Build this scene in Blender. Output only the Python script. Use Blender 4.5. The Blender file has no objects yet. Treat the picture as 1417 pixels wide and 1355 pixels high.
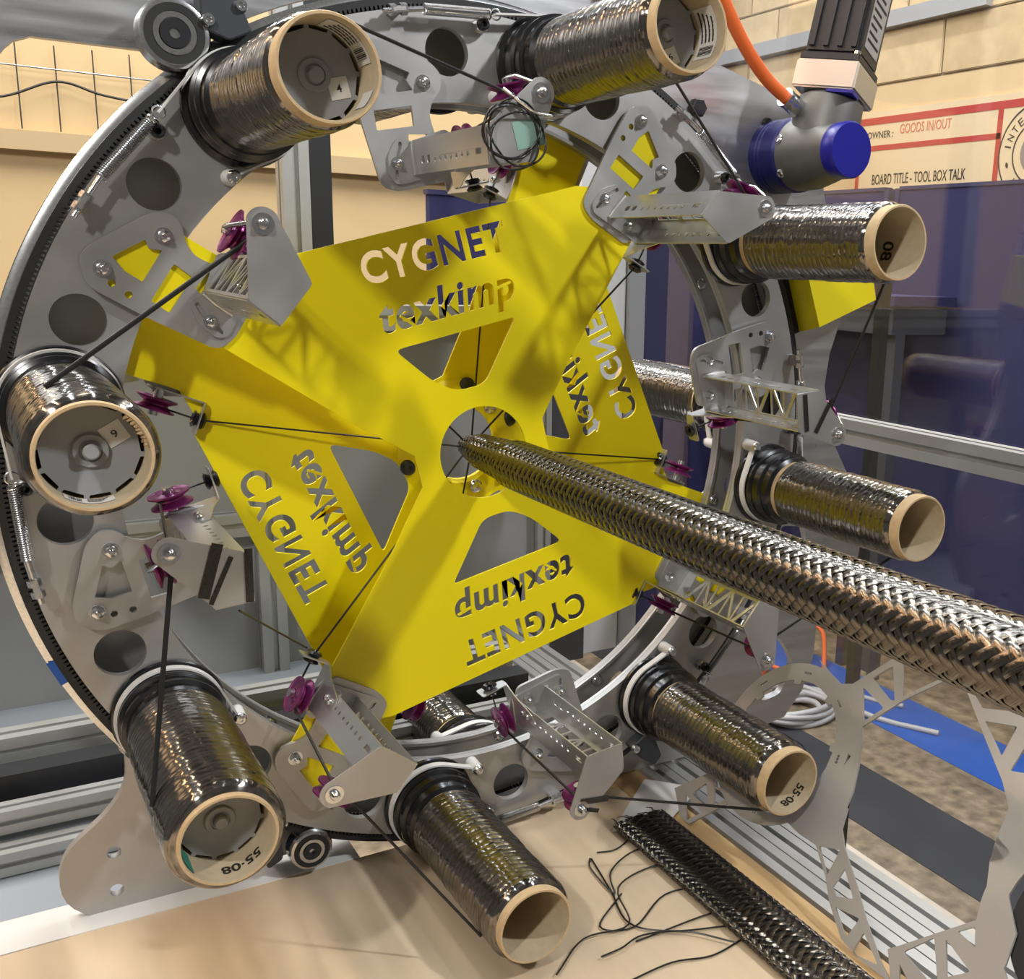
import bpy, bmesh, math, random
import numpy as np
from mathutils import Matrix, Vector
from mathutils.geometry import interpolate_bezier
random.seed(7); rng = np.random.default_rng(7)
PI = math.pi; D = math.radians
sc = bpy.context.scene
COL = sc.collection

# ------------------------------------------------------------------ camera
# machine frame: x right, y up, z along the winding axis towards the viewer; origin on the axis at the ring face
HZ = 1.25                                                    # machine axis above the floor
MB = Matrix.Translation((0, 0, HZ)) @ Matrix.Rotation(D(90), 4, 'X')
CR = np.array([[0.84066637, 0.03231171, 0.54058857], [-0.0945967, -0.97411025, 0.20533069], [0.53322745, -0.2237525, -0.81584515]])
CC = np.array([-0.52544778, 0.23126884, 1.1794175]); CF, CX, CY = 1460.964, 901.049, 701.746
cam_d = bpy.data.cameras.new('camera'); cam = bpy.data.objects.new('camera', cam_d); COL.objects.link(cam)
cam_d.sensor_fit = 'HORIZONTAL'; cam_d.sensor_width = 36; cam_d.lens = CF / 1417 * 36
cam_d.shift_x = -(CX - 708.5) / 1417; cam_d.shift_y = (CY - 677.5) / 1417
cam_d.clip_start = .02
mw = Matrix.Identity(4)
for i in range(3):
    mw[i][0] = CR[0][i]; mw[i][1] = -CR[1][i]; mw[i][2] = -CR[2][i]; mw[i][3] = CC[i]
cam.matrix_world = MB @ mw
sc.camera = cam

def at(u, v, x=None, y=None, z=None):
    """point of the place seen at photograph pixel (u, v) on a machine-frame plane"""
    d = CR.T @ np.array([(u - CX) / CF, (v - CY) / CF, 1.])
    t = (z - CC[2]) / d[2] if z is not None else (y - CC[1]) / d[1] if y is not None else (x - CC[0]) / d[0]
    return Vector(CC + t * d)

# ------------------------------------------------------------------ light
w = bpy.data.worlds.new('workshop'); sc.world = w; w.use_nodes = True
w.node_tree.nodes['Background'].inputs[0].default_value = (1.0, .95, .88, 1)
w.node_tree.nodes['Background'].inputs[1].default_value = .19
def lamp(name, pos, size, sy, power, color=(1, .96, .9), tgt=(0, 0, 0)):
    l = bpy.data.lights.new(name, 'AREA'); l.shape = 'RECTANGLE'; l.size = size; l.size_y = sy; l.energy = power; l.color = color
    o = bpy.data.objects.new(name, l); COL.objects.link(o)
    p = MB @ Vector(pos); t = MB @ Vector(tgt)
    o.location = p; o.rotation_euler = (t - p).to_track_quat('-Z', 'Y').to_euler()
    return o
lamp('bay_light', (1.35, 2.0, 1.9), .08, .22, 62, (.93, .96, 1))
lamp('bay_light', (-1.75, 1.65, 1.7), .08, .22, 46, (1, .97, .93))
lamp('bay_light', (2.2, 2.9, -1.2), .3, 2.4, 70, (1, .92, .8), (2.6, 0, -1.6))
lamp('bay_light', (-.2, 2.8, -1.6), .3, 2.4, 60, (1, .9, .75), (.2, 0, -2.6))
for hx, hc, hp in ((-4.4, (1, .66, .36), 90), (-1.9, (.90, .95, 1), 90), (.6, (.90, .95, 1), 90), (3.2, (.90, .95, 1), 90)):   # rows of roof lights in the hall beyond the low back wall
    o_ = lamp('hall_light', (hx, 2.7, -7.0), 1.1, 7.0, hp, hc); o_.rotation_euler = (0, 0, 0)
for hx, hc, hp in ((-2.9, (1, .58, .28), 72), (-1.9, (1, .80, .6), 62), (-1.0, (.86, .93, 1), 72), (0., (.86, .93, 1), 72), (1.1, (.86, .93, 1), 72), (2.3, (.86, .93, 1), 72)):             # tube lights under the roof over the machine
    o_ = lamp('tube_light', (hx, 2.75, -1.6), .08, 4.0, hp, hc); o_.rotation_euler = (0, 0, 0)
vs = sc.view_settings; vs.view_transform = 'Standard'; vs.look = 'None'; vs.gamma = 1; vs.use_curve_mapping = False; vs.exposure = -0.22

# ------------------------------------------------------------------ materials
MATS = {}
def mat(name, col, metal=0., rough=.5, noise=0., nscale=40., bump=0., bscale=200., stretch=None, spec=None, coat=0., rn=0.):
    if name in MATS: return MATS[name]
    m = bpy.data.materials.new(name); m.use_nodes = True; nt = m.node_tree; b = nt.nodes['Principled BSDF']
    b.inputs['Base Color'].default_value = (*col, 1); b.inputs['Metallic'].default_value = metal; b.inputs['Roughness'].default_value = rough
    if spec is not None: b.inputs['Specular IOR Level'].default_value = spec
    if coat: b.inputs['Coat Weight'].default_value = coat; b.inputs['Coat Roughness'].default_value = .12
    tc = nt.nodes.new('ShaderNodeTexCoord'); mp = nt.nodes.new('ShaderNodeMapping'); nt.links.new(tc.outputs['Object'], mp.inputs[0])
    if stretch: mp.inputs['Scale'].default_value = stretch
    if noise or rn:
        n = nt.nodes.new('ShaderNodeTexNoise'); n.inputs['Scale'].default_value = nscale; n.inputs['Detail'].default_value = 5
        nt.links.new(mp.outputs[0], n.inputs['Vector'])
        if noise:
            r = nt.nodes.new('ShaderNodeMapRange'); r.inputs[1].default_value = .3; r.inputs[2].default_value = .7
            r.inputs[3].default_value = 1 - noise; r.inputs[4].default_value = 1 + noise; nt.links.new(n.outputs[0], r.inputs[0])
            mx = nt.nodes.new('ShaderNodeVectorMath'); mx.operation = 'SCALE'; mx.inputs[0].default_value = col
            nt.links.new(r.outputs[0], mx.inputs['Scale']); nt.links.new(mx.outputs[0], b.inputs['Base Color'])
        if rn:
            r2 = nt.nodes.new('ShaderNodeMapRange'); r2.inputs[3].default_value = max(.02, rough - rn); r2.inputs[4].default_value = rough + rn
            r2.inputs[1].default_value = .3; r2.inputs[2].default_value = .7
            nt.links.new(n.outputs[0], r2.inputs[0]); nt.links.new(r2.outputs[0], b.inputs['Roughness'])
    if bump:
        n2 = nt.nodes.new('ShaderNodeTexNoise'); n2.inputs['Scale'].default_value = bscale; n2.inputs['Detail'].default_value = 3
        nt.links.new(mp.outputs[0], n2.inputs['Vector'])
        bp = nt.nodes.new('ShaderNodeBump'); bp.inputs['Strength'].default_value = bump; bp.inputs['Distance'].default_value = .002
        nt.links.new(n2.outputs[0], bp.inputs['Height']); nt.links.new(bp.outputs[0], b.inputs['Normal'])
    MATS[name] = m; return m
ALU = mat('aluminium', (.41, .402, .39), .7, .42, .07, 14, rn=.06)
ALU_BRIGHT = mat('bright_aluminium', (.60, .595, .58), .85, .3)
PROFILE = mat('anodised_profile', (.42, .425, .415), .6, .4)
PLATE = mat('brushed_plate', (.46, .46, .465), .85, .36, .10, 7, .0, 60, (1, 9, 1), rn=.1)
PALE_PLATE = mat('pale_plate', (.40, .38, .355), .45, .45, .06, 12)
STEEL = mat('zinc_steel', (.62, .63, .64), 1., .22, .1, 300)
STEEL_DARK = mat('dark_steel', (.16, .16, .165), .9, .35)
YEL = mat('yellow_paint', (.76, .63, .004), 0., .38, .02, 6, spec=.35)
BLACK = mat('black_plastic', (.006, .006, .007), 0., .22, spec=.6)
RUBBER = mat('black_rubber', (.012, .012, .012), 0., .6)
SATIN_BLACK = mat('satin_black', (.02, .021, .024), .2, .38)
def fibre_mat(name, col, rough, sc_, strength, aniso):
    m = bpy.data.materials.new(name); m.use_nodes = True; nt = m.node_tree; b = nt.nodes['Principled BSDF']
    b.inputs['Metallic'].default_value = .95; b.inputs['Roughness'].default_value = rough; b.inputs['Anisotropic'].default_value = aniso; b.inputs['Anisotropic Rotation'].default_value = .25
    uv = nt.nodes.new('ShaderNodeUVMap'); uv.uv_map = 'UVMap'; mp = nt.nodes.new('ShaderNodeMapping'); mp.inputs['Scale'].default_value = sc_
    n = nt.nodes.new('ShaderNodeTexNoise'); n.inputs['Scale'].default_value = 1.; n.inputs['Detail'].default_value = 2
    nt.links.new(uv.outputs[0], mp.inputs[0]); nt.links.new(mp.outputs[0], n.inputs['Vector'])
    bp = nt.nodes.new('ShaderNodeBump'); bp.inputs['Strength'].default_value = strength; bp.inputs['Distance'].default_value = .0004
    nt.links.new(n.outputs[0], bp.inputs['Height']); nt.links.new(bp.outputs[0], b.inputs['Normal'])
    r = nt.nodes.new('ShaderNodeMapRange'); r.inputs[1].default_value = .3; r.inputs[2].default_value = .7; r.inputs[3].default_value = .6; r.inputs[4].default_value = 1.4
    nt.links.new(n.outputs[0], r.inputs[0]); mx = nt.nodes.new('ShaderNodeVectorMath'); mx.operation = 'SCALE'; mx.inputs[0].default_value = col
    nt.links.new(r.outputs[0], mx.inputs['Scale']); nt.links.new(mx.outputs[0], b.inputs['Base Color'])
    tg = nt.nodes.new('ShaderNodeTangent'); tg.direction_type = 'UV_MAP'; tg.uv_map = 'UVMap'; nt.links.new(tg.outputs[0], b.inputs['Tangent'])
    return m
CARB = fibre_mat('carbon_fibre', (.20, .184, .165), .17, (60, 900, 1), .04, 1.)
BRAID = fibre_mat('braided_carbon', (.14, .128, .112), .15, (40, 1500, 1), .04, 1.)
TAPEB = mat('flat_tow', (.06, .055, .05), .8, .28, .2, 300)
TOW = mat('tow', (.02, .019, .018), .3, .35)
CARDB = mat('cardboard', (.50, .36, .20), 0., .8, .08, 120, .15, 600)
CARDB_IN = mat('cardboard_inside', (.42, .34, .22), 0., .85, .06, 120)
GREYP = mat('grey_plastic', (.27, .275, .28), 0., .5)
WHITE = mat('white_plastic', (.62, .61, .59), 0., .45)
PAPER = mat('paper', (.62, .60, .55), 0., .8)
INK = mat('ink', (.015, .013, .012), 0., .7)
PURPLE = mat('purple_anodised', (.20, .024, .13), .55, .3)
BLUE = mat('blue_plastic', (.010, .010, .24), 0., .32, spec=.5)
NAVYG = mat('blue_painted_metal', (.008, .009, .10), .3, .4)
GEARM = mat('cast_metal', (.15, .145, .135), .6, .5, .1, 60)
ORANGE = mat('orange_cable', (.75, .14, .025), 0., .5)
GREYC = mat('grey_cable', (.42, .42, .43), 0., .5)
NAVY = mat('navy_fabric', (.018, .017, .075), 0., .9, .1, 400, .2, 900)
NAVYF = mat('navy_frame', (.03, .03, .085), .1, .5)
CREAM = mat('cream_paint', (.54, .395, .21), 0., .8, .03, 8)
BLOCK = mat('block_paint', (.47, .35, .19), 0., .85, .1, 14, .3, 60)
BLOCK2 = mat('block_paint_light', (.53, .40, .225), 0., .85, .1, 14, .3, 60)
MORTAR = mat('mortar', (.33, .25, .15), 0., .9)
BOARDM = mat('board_face', (.58, .455, .28), 0., .5)
RED = mat('red_tape', (.36, .03, .02), 0., .6)
REDINK = mat('red_ink', (.50, .14, .08), 0., .7)
PANEL = mat('grey_panel', (.26, .265, .27), 0., .35, .03, 3)
DARKP = mat('dark_panel', (.05, .05, .055), 0., .5)
WHITEP = mat('white_panel', (.60, .61, .62), 0., .45)
PLY = mat('plywood', (.56, .435, .29), 0., .6, .07, 5, .03, 80, (6, 1, 1))
PLANK = mat('pine_plank', (.48, .32, .15), 0., .65, .12, 8, .05, 80, (10, 1, 1))
FLOORM = mat('concrete', (.19, .15, .10), 0., .5, .5, 22, .1, 60)
BLUET = mat('blue_floor_paint', (.01, .09, .40), 0., .4, .05, 6)
GREYT = mat('dark_floor_paint', (.035, .036, .04), 0., .45, .1, 6)
WHITET = mat('white_floor_paint', (.5, .44, .36), 0., .6, .1, 20)
SHEET = mat('white_sheet', (.66, .65, .63), 0., .6)
TAPEG = mat('green_tape', (.23, .38, .33), 0., .45)
def glassmat(name, tint, refl):
    m = bpy.data.materials.new(name); m.use_nodes = True; nt = m.node_tree; nt.nodes.clear()
    o = nt.nodes.new('ShaderNodeOutputMaterial'); mx = nt.nodes.new('ShaderNodeMixShader'); t = nt.nodes.new('ShaderNodeBsdfTransparent'); g = nt.nodes.new('ShaderNodeBsdfGlossy')
    t.inputs[0].default_value = (*tint, 1); g.inputs['Roughness'].default_value = .03; mx.inputs[0].default_value = refl
    nt.links.new(t.outputs[0], mx.inputs[1]); nt.links.new(g.outputs[0], mx.inputs[2]); nt.links.new(mx.outputs[0], o.inputs[0]); return m
PANE = glassmat('clear_pane', (.96, .96, .97), .07)

# ------------------------------------------------------------------ mesh helpers
def fin(me, m, smooth=35):
    if m is not None: me.materials.append(m)
    if smooth:
        me.shade_smooth(); me.set_sharp_from_angle(angle=D(smooth))
    return me
def obj(name, me, parent=None, mtx=None):
    o = bpy.data.objects.new(name, me); COL.objects.link(o)
    if parent is not None: o.parent = parent
    if mtx is not None: o.matrix_local = mtx
    return o
def tag(o, label, cat, group=None, kind=None):
    o['label'] = label
    if cat: o['category'] = cat
    if group: o['group'] = group
    if kind: o['kind'] = kind
    return o
def thing(name, label, cat, mtx=None, group=None):
    o = bpy.data.objects.new(name, None); COL.objects.link(o); o.empty_display_size = .02
    o.matrix_world = MB @ (mtx or Matrix.Identity(4)); tag(o, label, cat, group); return o
def top(name, me, label, cat, mtx=None, group=None):
    o = obj(name, me); o.matrix_world = MB @ (mtx or Matrix.Identity(4)); tag(o, label, cat, group); return o
def struct(name, me, mtx=None):
    o = obj(name, me); o.matrix_world = MB @ (mtx or Matrix.Identity(4)); o['kind'] = 'structure'; return o
def T(x, y, z): return Matrix.Translation((x, y, z))
def Rz(a): return Matrix.Rotation(D(a), 4, 'Z')
def frame(o, ex, ey):
    ex = Vector(ex).normalized(); ey = Vector(ey); ey = (ey - ex * ey.dot(ex)).normalized(); ez = ex.cross(ey)
    m = Matrix.Identity(4)
    for i in range(3): m[i][0] = ex[i]; m[i][1] = ey[i]; m[i][2] = ez[i]; m[i][3] = o[i]
    return m
def axisframe(o, ez):
    ez = Vector(ez).normalized(); h = Vector((0, 0, 1)) if abs(ez.z) < .9 else Vector((1, 0, 0)); ex = h.cross(ez).normalized()
    return frame(o, ex, ez.cross(ex))
def mesh(name, v, f, m=None, smooth=35):
    me = bpy.data.meshes.new(name); me.from_pydata([tuple(p) for p in v], [], f); me.update(); return fin(me, m, smooth)
def set_uv(me, uv):
    l = me.uv_layers.new(name='UVMap'); idx = np.empty(len(me.loops), dtype=np.int32); me.loops.foreach_get('vertex_index', idx)
    l.data.foreach_set('uv', np.asarray(uv, dtype=np.float32)[idx].ravel())
def circ(x, y, r, n=24, a0=0.): return [(x + r * math.cos(a0 + 2 * PI * k / n), y + r * math.sin(a0 + 2 * PI * k / n)) for k in range(n)]
def rounded(pts, r, n=4):
    """round the corners of a polygon; r a number or one per corner"""
    out = []; N = len(pts)
    for i in range(N):
        p0, p, p1 = (Vector(pts[(i - 1) % N]), Vector(pts[i]), Vector(pts[(i + 1) % N])); rr = r[i] if isinstance(r, (list, tuple)) else r
        a = p0 - p; b = p1 - p; d = min(rr, a.length * .48, b.length * .48)
        if d < 1e-6: out.append(tuple(p)); continue
        s = p + a.normalized() * d; e = p + b.normalized() * d
        for k in range(n + 1):
            t = k / n; out.append(tuple(s * (1 - t) ** 2 + p * 2 * t * (1 - t) + e * t * t))
    return out
def plate(loops, t, m, smooth=35, z0=0., bevel=0.):
    """flat plate with holes: 2-D outlines filled even-odd, thickness t from z0 upwards"""
    cu = bpy.data.curves.new('p', 'CURVE'); cu.dimensions = '2D'; cu.fill_mode = 'BOTH'; cu.extrude = t / 2
    if bevel: cu.bevel_depth = bevel; cu.bevel_resolution = 0; cu.offset = -bevel; cu.extrude = t / 2 - bevel
    for l in loops:
        s = cu.splines.new('POLY'); s.points.add(len(l) - 1)
        for p, q in zip(s.points, l): p.co = (q[0], q[1], 0, 1)
        s.use_cyclic_u = True
    o = bpy.data.objects.new('p', cu); COL.objects.link(o)
    dg = bpy.context.evaluated_depsgraph_get(); me = bpy.data.meshes.new_from_object(o.evaluated_get(dg))
    bpy.data.objects.remove(o); bpy.data.curves.remove(cu)
    me.transform(T(0, 0, z0 + t / 2)); me.materials.clear()
    return fin(me, m, smooth)
def lathe(prof, m, n=40, smooth=35, close=False):
    v = []; f = []; k = len(prof)
    for i in range(n):
        a = 2 * PI * i / n; c, s = math.cos(a), math.sin(a)
        v += [(r * c, r * s, z) for r, z in prof]
    for i in range(n):
        j = (i + 1) % n
        for q in range(k if close else k - 1):
            q1 = (q + 1) % k
            f.append((i * k + q, j * k + q, j * k + q1, i * k + q1))
    if not close:
        f.append([i * k for i in range(n)][::-1] if prof[0][0] > 1e-6 else []) ; f.append([i * k + k - 1 for i in range(n)])
        f = [q for q in f if q]
    return mesh('l', v, f, m, smooth)
def tube(pts, r, m, n=8, smooth=60, cap=True):
    P = [Vector(p) for p in pts]; N = len(P); v = []; f = []
    up = None
    for i in range(N):
        d = (P[min(i + 1, N - 1)] - P[max(i - 1, 0)]).normalized()
        if up is None: up = Vector((0, 0, 1)) if abs(d.z) < .9 else Vector((1, 0, 0))
        a = (up - d * up.dot(d)).normalized(); b = d.cross(a); up = a
        rr = r[i] if isinstance(r, (list, tuple)) else r
        v += [P[i] + (a * math.cos(2 * PI * k / n) + b * math.sin(2 * PI * k / n)) * rr for k in range(n)]
    for i in range(N - 1):
        for k in range(n):
            l = (k + 1) % n; f.append((i * n + k, i * n + l, i * n + n + l, i * n + n + k))
    if cap: f.append(list(range(n))[::-1]); f.append([(N - 1) * n + k for k in range(n)])
    return mesh('t', v, f, m, smooth)
def spline(pts, n=8):
    P = [Vector(p) for p in pts]; P = [P[0] * 2 - P[1]] + P + [P[-1] * 2 - P[-2]]; out = []
    for i in range(1, len(P) - 2):
        for k in range(n):
            t = k / n; p0, p1, p2, p3 = P[i - 1], P[i], P[i + 1], P[i + 2]
            out.append(.5 * ((2 * p1) + (p2 - p0) * t + (2 * p0 - 5 * p1 + 4 * p2 - p3) * t * t + (3 * p1 - p0 - 3 * p2 + p3) * t ** 3))
    return out + [P[-2]]
def box(x0, x1, y0, y1, z0, z1, m, bev=0.):
    bm = bmesh.new(); r = bmesh.ops.create_cube(bm, size=1)
    for v in bm.verts: v.co = Vector((x0 + (v.co.x + .5) * (x1 - x0), y0 + (v.co.y + .5) * (y1 - y0), z0 + (v.co.z + .5) * (z1 - z0)))
    if bev: bmesh.ops.bevel(bm, geom=list(bm.edges), offset=bev, segments=2, affect='EDGES')
    me = bpy.data.meshes.new('b'); bm.to_mesh(me); bm.free(); return fin(me, m)
def bar(a, b, w, h, m, up=(0, 1, 0), bev=0.):
    """square bar from a to b"""
    a = Vector(a); b = Vector(b); L = (b - a).length; me = box(0, L, -w / 2, w / 2, -h / 2, h / 2, m, bev)
    me.transform(frame(a, b - a, up)); return me
def merge(*ms):
    bm = bmesh.new(); mats = []
    for me in ms:
        n0 = len(bm.faces); bm.from_mesh(me); bm.faces.ensure_lookup_table()
        off = []
        for mm in me.materials:
            if mm not in mats: mats.append(mm)
            off.append(mats.index(mm))
        for fc in bm.faces[n0:]: fc.material_index = off[fc.material_index] if off else 0
    me = bpy.data.meshes.new('m'); bm.to_mesh(me); bm.free()
    for mm in mats: me.materials.append(mm)
    return me
def moved(me, mtx): me = me.copy(); me.transform(mtx); return me

# text outlines -----------------------------------------------------
def text_loops(s, size=1., shear=0., offset=0., spacing=1., res=5):
    cu = bpy.data.curves.new('t', 'FONT'); cu.body = s; cu.size = size; cu.shear = shear; cu.offset = offset; cu.space_character = spacing
    o = bpy.data.objects.new('t', cu); COL.objects.link(o); dg = bpy.context.evaluated_depsgraph_get()
    c2 = o.evaluated_get(dg).to_curve(dg); out = []
    for sp in c2.splines:
        pts = []
        if sp.type == 'BEZIER':
            bp = sp.bezier_points; N = len(bp)
            for i in range(N):
                a, b = bp[i], bp[(i + 1) % N]
                straight = (a.co + (b.co - a.co) / 3 - a.handle_right).length < 1e-4 * size and (b.co + (a.co - b.co) / 3 - b.handle_left).length < 1e-4 * size
                if straight: pts.append((a.co.x, a.co.y))
                else: pts += [(q.x, q.y) for q in interpolate_bezier(a.co, a.handle_right, b.handle_left, b.co, res + 1)[:-1]]
        else: pts = [(p.co.x, p.co.y) for p in sp.points]
        if len(pts) > 2: out.append(pts)
    o.to_curve_clear(); bpy.data.objects.remove(o); bpy.data.curves.remove(cu)
    return out
def bold(loops, d):
    ar = lambda l: sum(l[i - 1][0] * l[i][1] - l[i][0] * l[i - 1][1] for i in range(len(l))) / 2
    sg = 1 if max((ar(l) for l in loops), key=abs) > 0 else -1; out = []
    for l in loops:
        N = len(l); q = []
        for i in range(N):
            a, b, c = Vector(l[i - 1]), Vector(l[i]), Vector(l[(i + 1) % N]); e1 = (b - a); e2 = (c - b)
            if e1.length < 1e-7 or e2.length < 1e-7: q.append(tuple(b)); continue
            n1 = Vector((e1.y, -e1.x)).normalized() * sg; n2 = Vector((e2.y, -e2.x)).normalized() * sg; n = n1 + n2
            n = n / max(n.length_squared / 2, .35); q.append(tuple(b + n * d))
        out.append(q)
    return out
def fit_loops(loops, x0, x1, y0, y1):
    xs = [p[0] for l in loops for p in l]; ys = [p[1] for l in loops for p in l]
    a, b, c, d = min(xs), max(xs), min(ys), max(ys)
    return [[(x0 + (p[0] - a) / (b - a) * (x1 - x0), y0 + (p[1] - c) / (d - c) * (y1 - y0)) for p in l] for l in loops]
def text_mesh(s, w, h, m, t=.0004, **k):
    """flat raised print, centred, w x h"""
    return plate(fit_loops(bold(text_loops(s, **{a: b for a, b in k.items() if a != 'offset'}), k.get('offset', 0.)), -w / 2, w / 2, -h / 2, h / 2), t, m, 0)

# ------------------------------------------------------------------ copies
def copy_tree(o, parent=None):
    c = o.copy(); COL.objects.link(c); c.parent = parent
    for ch in o.children: copy_tree(ch, c)
    return c
def place(proto, used, mtx, label):
    """first use moves the prototype itself, later uses copy it with its parts"""
    o = proto if not used else copy_tree(proto)
    o.matrix_world = MB @ mtx; o['label'] = label
    return o

# ================================================================== the setting
floor = struct('floor', box(-4, 5.2, -.05, 0, -4.2, 3, FLOORM), T(0, -HZ, 0))
def stripe(name, x0, x1, z0, z1, m, label):
    top(name, box(x0, x1, 0, .002, z0, z1, m), label, 'floor marking', T(0, -HZ, 0))
stripe('floor_stripe', 1.93, 2.19, -3.0, 1.0, BLUET, 'broad blue stripe painted on the concrete floor')
stripe('floor_stripe', 1.42, 1.68, -3.0, 1.0, GREYT, 'broad dark grey stripe painted on the concrete floor')
stripe('floor_stripe', 1.24, 1.32, -3.0, 1.2, WHITET, 'narrow pale worn line on the floor beside the table')

# right wall: blockwork, its blocks parts of it
wall_r = struct('wall_right', box(0, .1, -HZ, 2.6, -4, 1.6, MORTAR), T(3.03, 0, 0))
bm_ = [box(-.012, 0, .003, .217, .004, .436, mm, .004) for mm in (BLOCK, BLOCK2)]
for r in range(0, 5):
    y = 1.045 + r * .22
    for c in range(7):
        z = -3.9 + c * .44 + (r % 2) * .22
        obj('block', bm_[(c * 7 + r * 3) % 2], wall_r, T(0, y, z))
obj('painted_band', box(-.006, 0, -HZ, 1.04, -4, 1.6, CREAM), wall_r)
obj('duct_rail', box(-.05, -.012, 1.27, 1.335, -4, -1.9, mat('grey_trunking', (.33, .33, .33), .2, .5)), wall_r)
# back wall
wall_b = struct('wall_back', box(-4, 3.03, -HZ, 1.0, -.1, 0, CREAM), T(0, 0, -2.6))
obj('ledge', box(-1.5, 1.6, .50, .555, 0, .05, mat('tan_trunking', (.42, .31, .17), 0, .6)), wall_b)
# wire mesh and cables on the back wall
wm = thing('wire_mesh', 'thin dark wire grid on the cream wall at upper left', 'wire mesh', T(0, 0, -2.57))
for k in range(7): obj('wire', tube([(-.42 + k * .1, .56, 0), (-.42 + k * .1, .80, 0)], .0022, STEEL_DARK, 5), wm)
for y in (.735,): obj('wire', tube([(-.55, y, 0), (.5, y - .004, 0)], .0025, STEEL_DARK, 5), wm)
top('wall_cable', tube(spline([(-.5, .63, 0), (-.36, .645, .0), (-.22, .70, .0), (-.1, .675, 0), (.03, .665, 0), (.2, .68, 0)]), .004, RUBBER, 6), 'dark cable sagging along the cream wall at upper left', 'cable', T(0, 0, -2.565))

# notice board on the right wall (flat, facing -x): local x along +z, local y up
nb = thing('notice_board', 'cream notice board with dark red lines on the right wall', 'notice board', frame((3.023, 0, 0), (0, 0, 1), (0, 1, 0)))
def onboard(name, me, dz=0.): return obj(name, me, nb)
onboard('panel', box(-2.75, -.9, .2, .93, 0, .012, BOARDM))
for (a, b, c, d) in ((-2.75, -.9, .875, .905), (-2.75, -1.79, .762, .785), (-1.81, -1.785, .3, .875), (-2.60, -2.578, .3, .78), (-2.75, -2.72, .2, .9)):
    onboard('red_line', box(a, b, c, d, .012, .0135, RED))
# readable from inside the room: text runs along +z seen from -x
def wtxt(s, z0, z1, y0, y1, m, **k):
    me = text_mesh(s, z1 - z0, y1 - y0, m, .001, **k)
    return onboard('lettering', moved(me, T((z0 + z1) / 2, (y0 + y1) / 2, .0125)))
wtxt('BOARD TITLE - TOOL BOX TALK', -2.49, -1.95, .615, .66, INK, offset=.006)
wtxt('BOARD OWNER :', -2.68, -2.38, .815, .845, INK, offset=.004)
wtxt('GOODS IN/OUT', -2.34, -2.05, .825, .865, REDINK)
wtxt('texkimp', -2.72, -2.63, .62, .66, GREYT, shear=.25, offset=.01)
for k, ch in enumerate('INTEGRITY \u2022 ADAPTABILITY \u2022 '):
    if ch == ' ': continue
    a = PI * .94 - k * 2 * PI / 27
    me = text_mesh(ch, .022 if ch != 'I' else .006, .03 if ch != '\u2022' else .012, INK, .001)
    onboard('lettering', moved(me, T(-1.60 + .15 * math.cos(a), .70 + .15 * math.sin(a), .0125) @ Rz(math.degrees(a) - 90)))
for r in (.185, .118): onboard('emblem_ring', moved(lathe([(r, -.001), (r + .005, -.001), (r + .005, .001), (r, .001)], INK, 48, close=True), T(-1.60, .70, .013)))
onboard('emblem_disc', moved(lathe([(.0, 0), (.085, 0), (.085, .001), (0, .001)], mat('emblem_grey', (.2, .17, .15), 0, .7), 40), T(-1.60, .70, .0122)))

# navy screens in front of the right wall
def screen(x, z0, z1, y0, y1, label, split=None):
    t = thing('office_screen', label, 'partition', T(x, 0, 0))
    obj('fabric_panel', box(0, .03, y0, y1, z0 + .02, z1 - .02, NAVY), t)
    for z in (z0, z1 - .02): obj('edge_strip', box(-.004, .034, y0, y1 + .006, z, z + .02, NAVYF), t)
    obj('top_rail', box(-.004, .034, y1, y1 + .012, z0 + .02, z1 - .02, NAVYF), t)
    for z in (z0 + .05, z1 - .09): obj('leg', box(-.002, .03, -HZ, y0, z, z + .035, STEEL_DARK), t)
screen(2.2, -2.35, -1.56, -1.02, .505, 'navy fabric screen, narrow piece beside the yellow guard')
screen(2.2, -1.53, -.72, -1.02, .505, 'wide navy fabric screen at the right edge of the picture')
screen(2.2, -.70, .2, -1.02, .505, 'navy fabric screen mostly beyond the right edge')
screen(2.22, -2.62 + .1, -2.37, -1.02, .44, 'navy fabric screen showing between the ring and white door')
# navy screen far behind the lettering, facing us
t = thing('office_screen', 'navy screen far behind the cut-out lettering', 'partition', T(0, 0, -1.8))
obj('fabric_panel', box(.62, 1.5, -1.0, .405, 0, .03, NAVY), t); obj('top_rail', box(.615, 1.505, .405, .418, -.003, .033, NAVYF), t)
for xx in (.66, 1.42): obj('leg', box(xx, xx + .035, -HZ, -1.0, 0, .03, STEEL_DARK), t)
t = thing('office_screen', 'navy screen against the back wall, seen inside the ring at right', 'partition', T(0, 0, -2.5))
obj('fabric_panel', box(1.5, 2.17, -1.0, .40, 0, .03, NAVY), t); obj('top_rail', box(1.495, 2.175, .40, .412, -.003, .033, NAVYF), t)
for xx in (1.54, 2.1): obj('leg', box(xx, xx + .035, -HZ, -1.0, 0, .03, STEEL_DARK), t)
# bench and tools seen dimly through the guard
t = thing('work_bench', 'dark bench against the navy screen behind the clear guard', 'bench', T(2.0, 0, 0))
obj('bench_top', box(-.1, .18, -.03, 0, -2.1, -1.2, NAVYF), t); obj('apron', box(-.08, .16, -.12, -.03, -2.08, -1.22, DARKP), t)
for z in (-2.06, -1.26): obj('leg', box(-.06, -.02, -HZ, -.12, z, z + .04, DARKP), t)
t.matrix_world = MB @ T(2.0, .16, 0)

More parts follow.
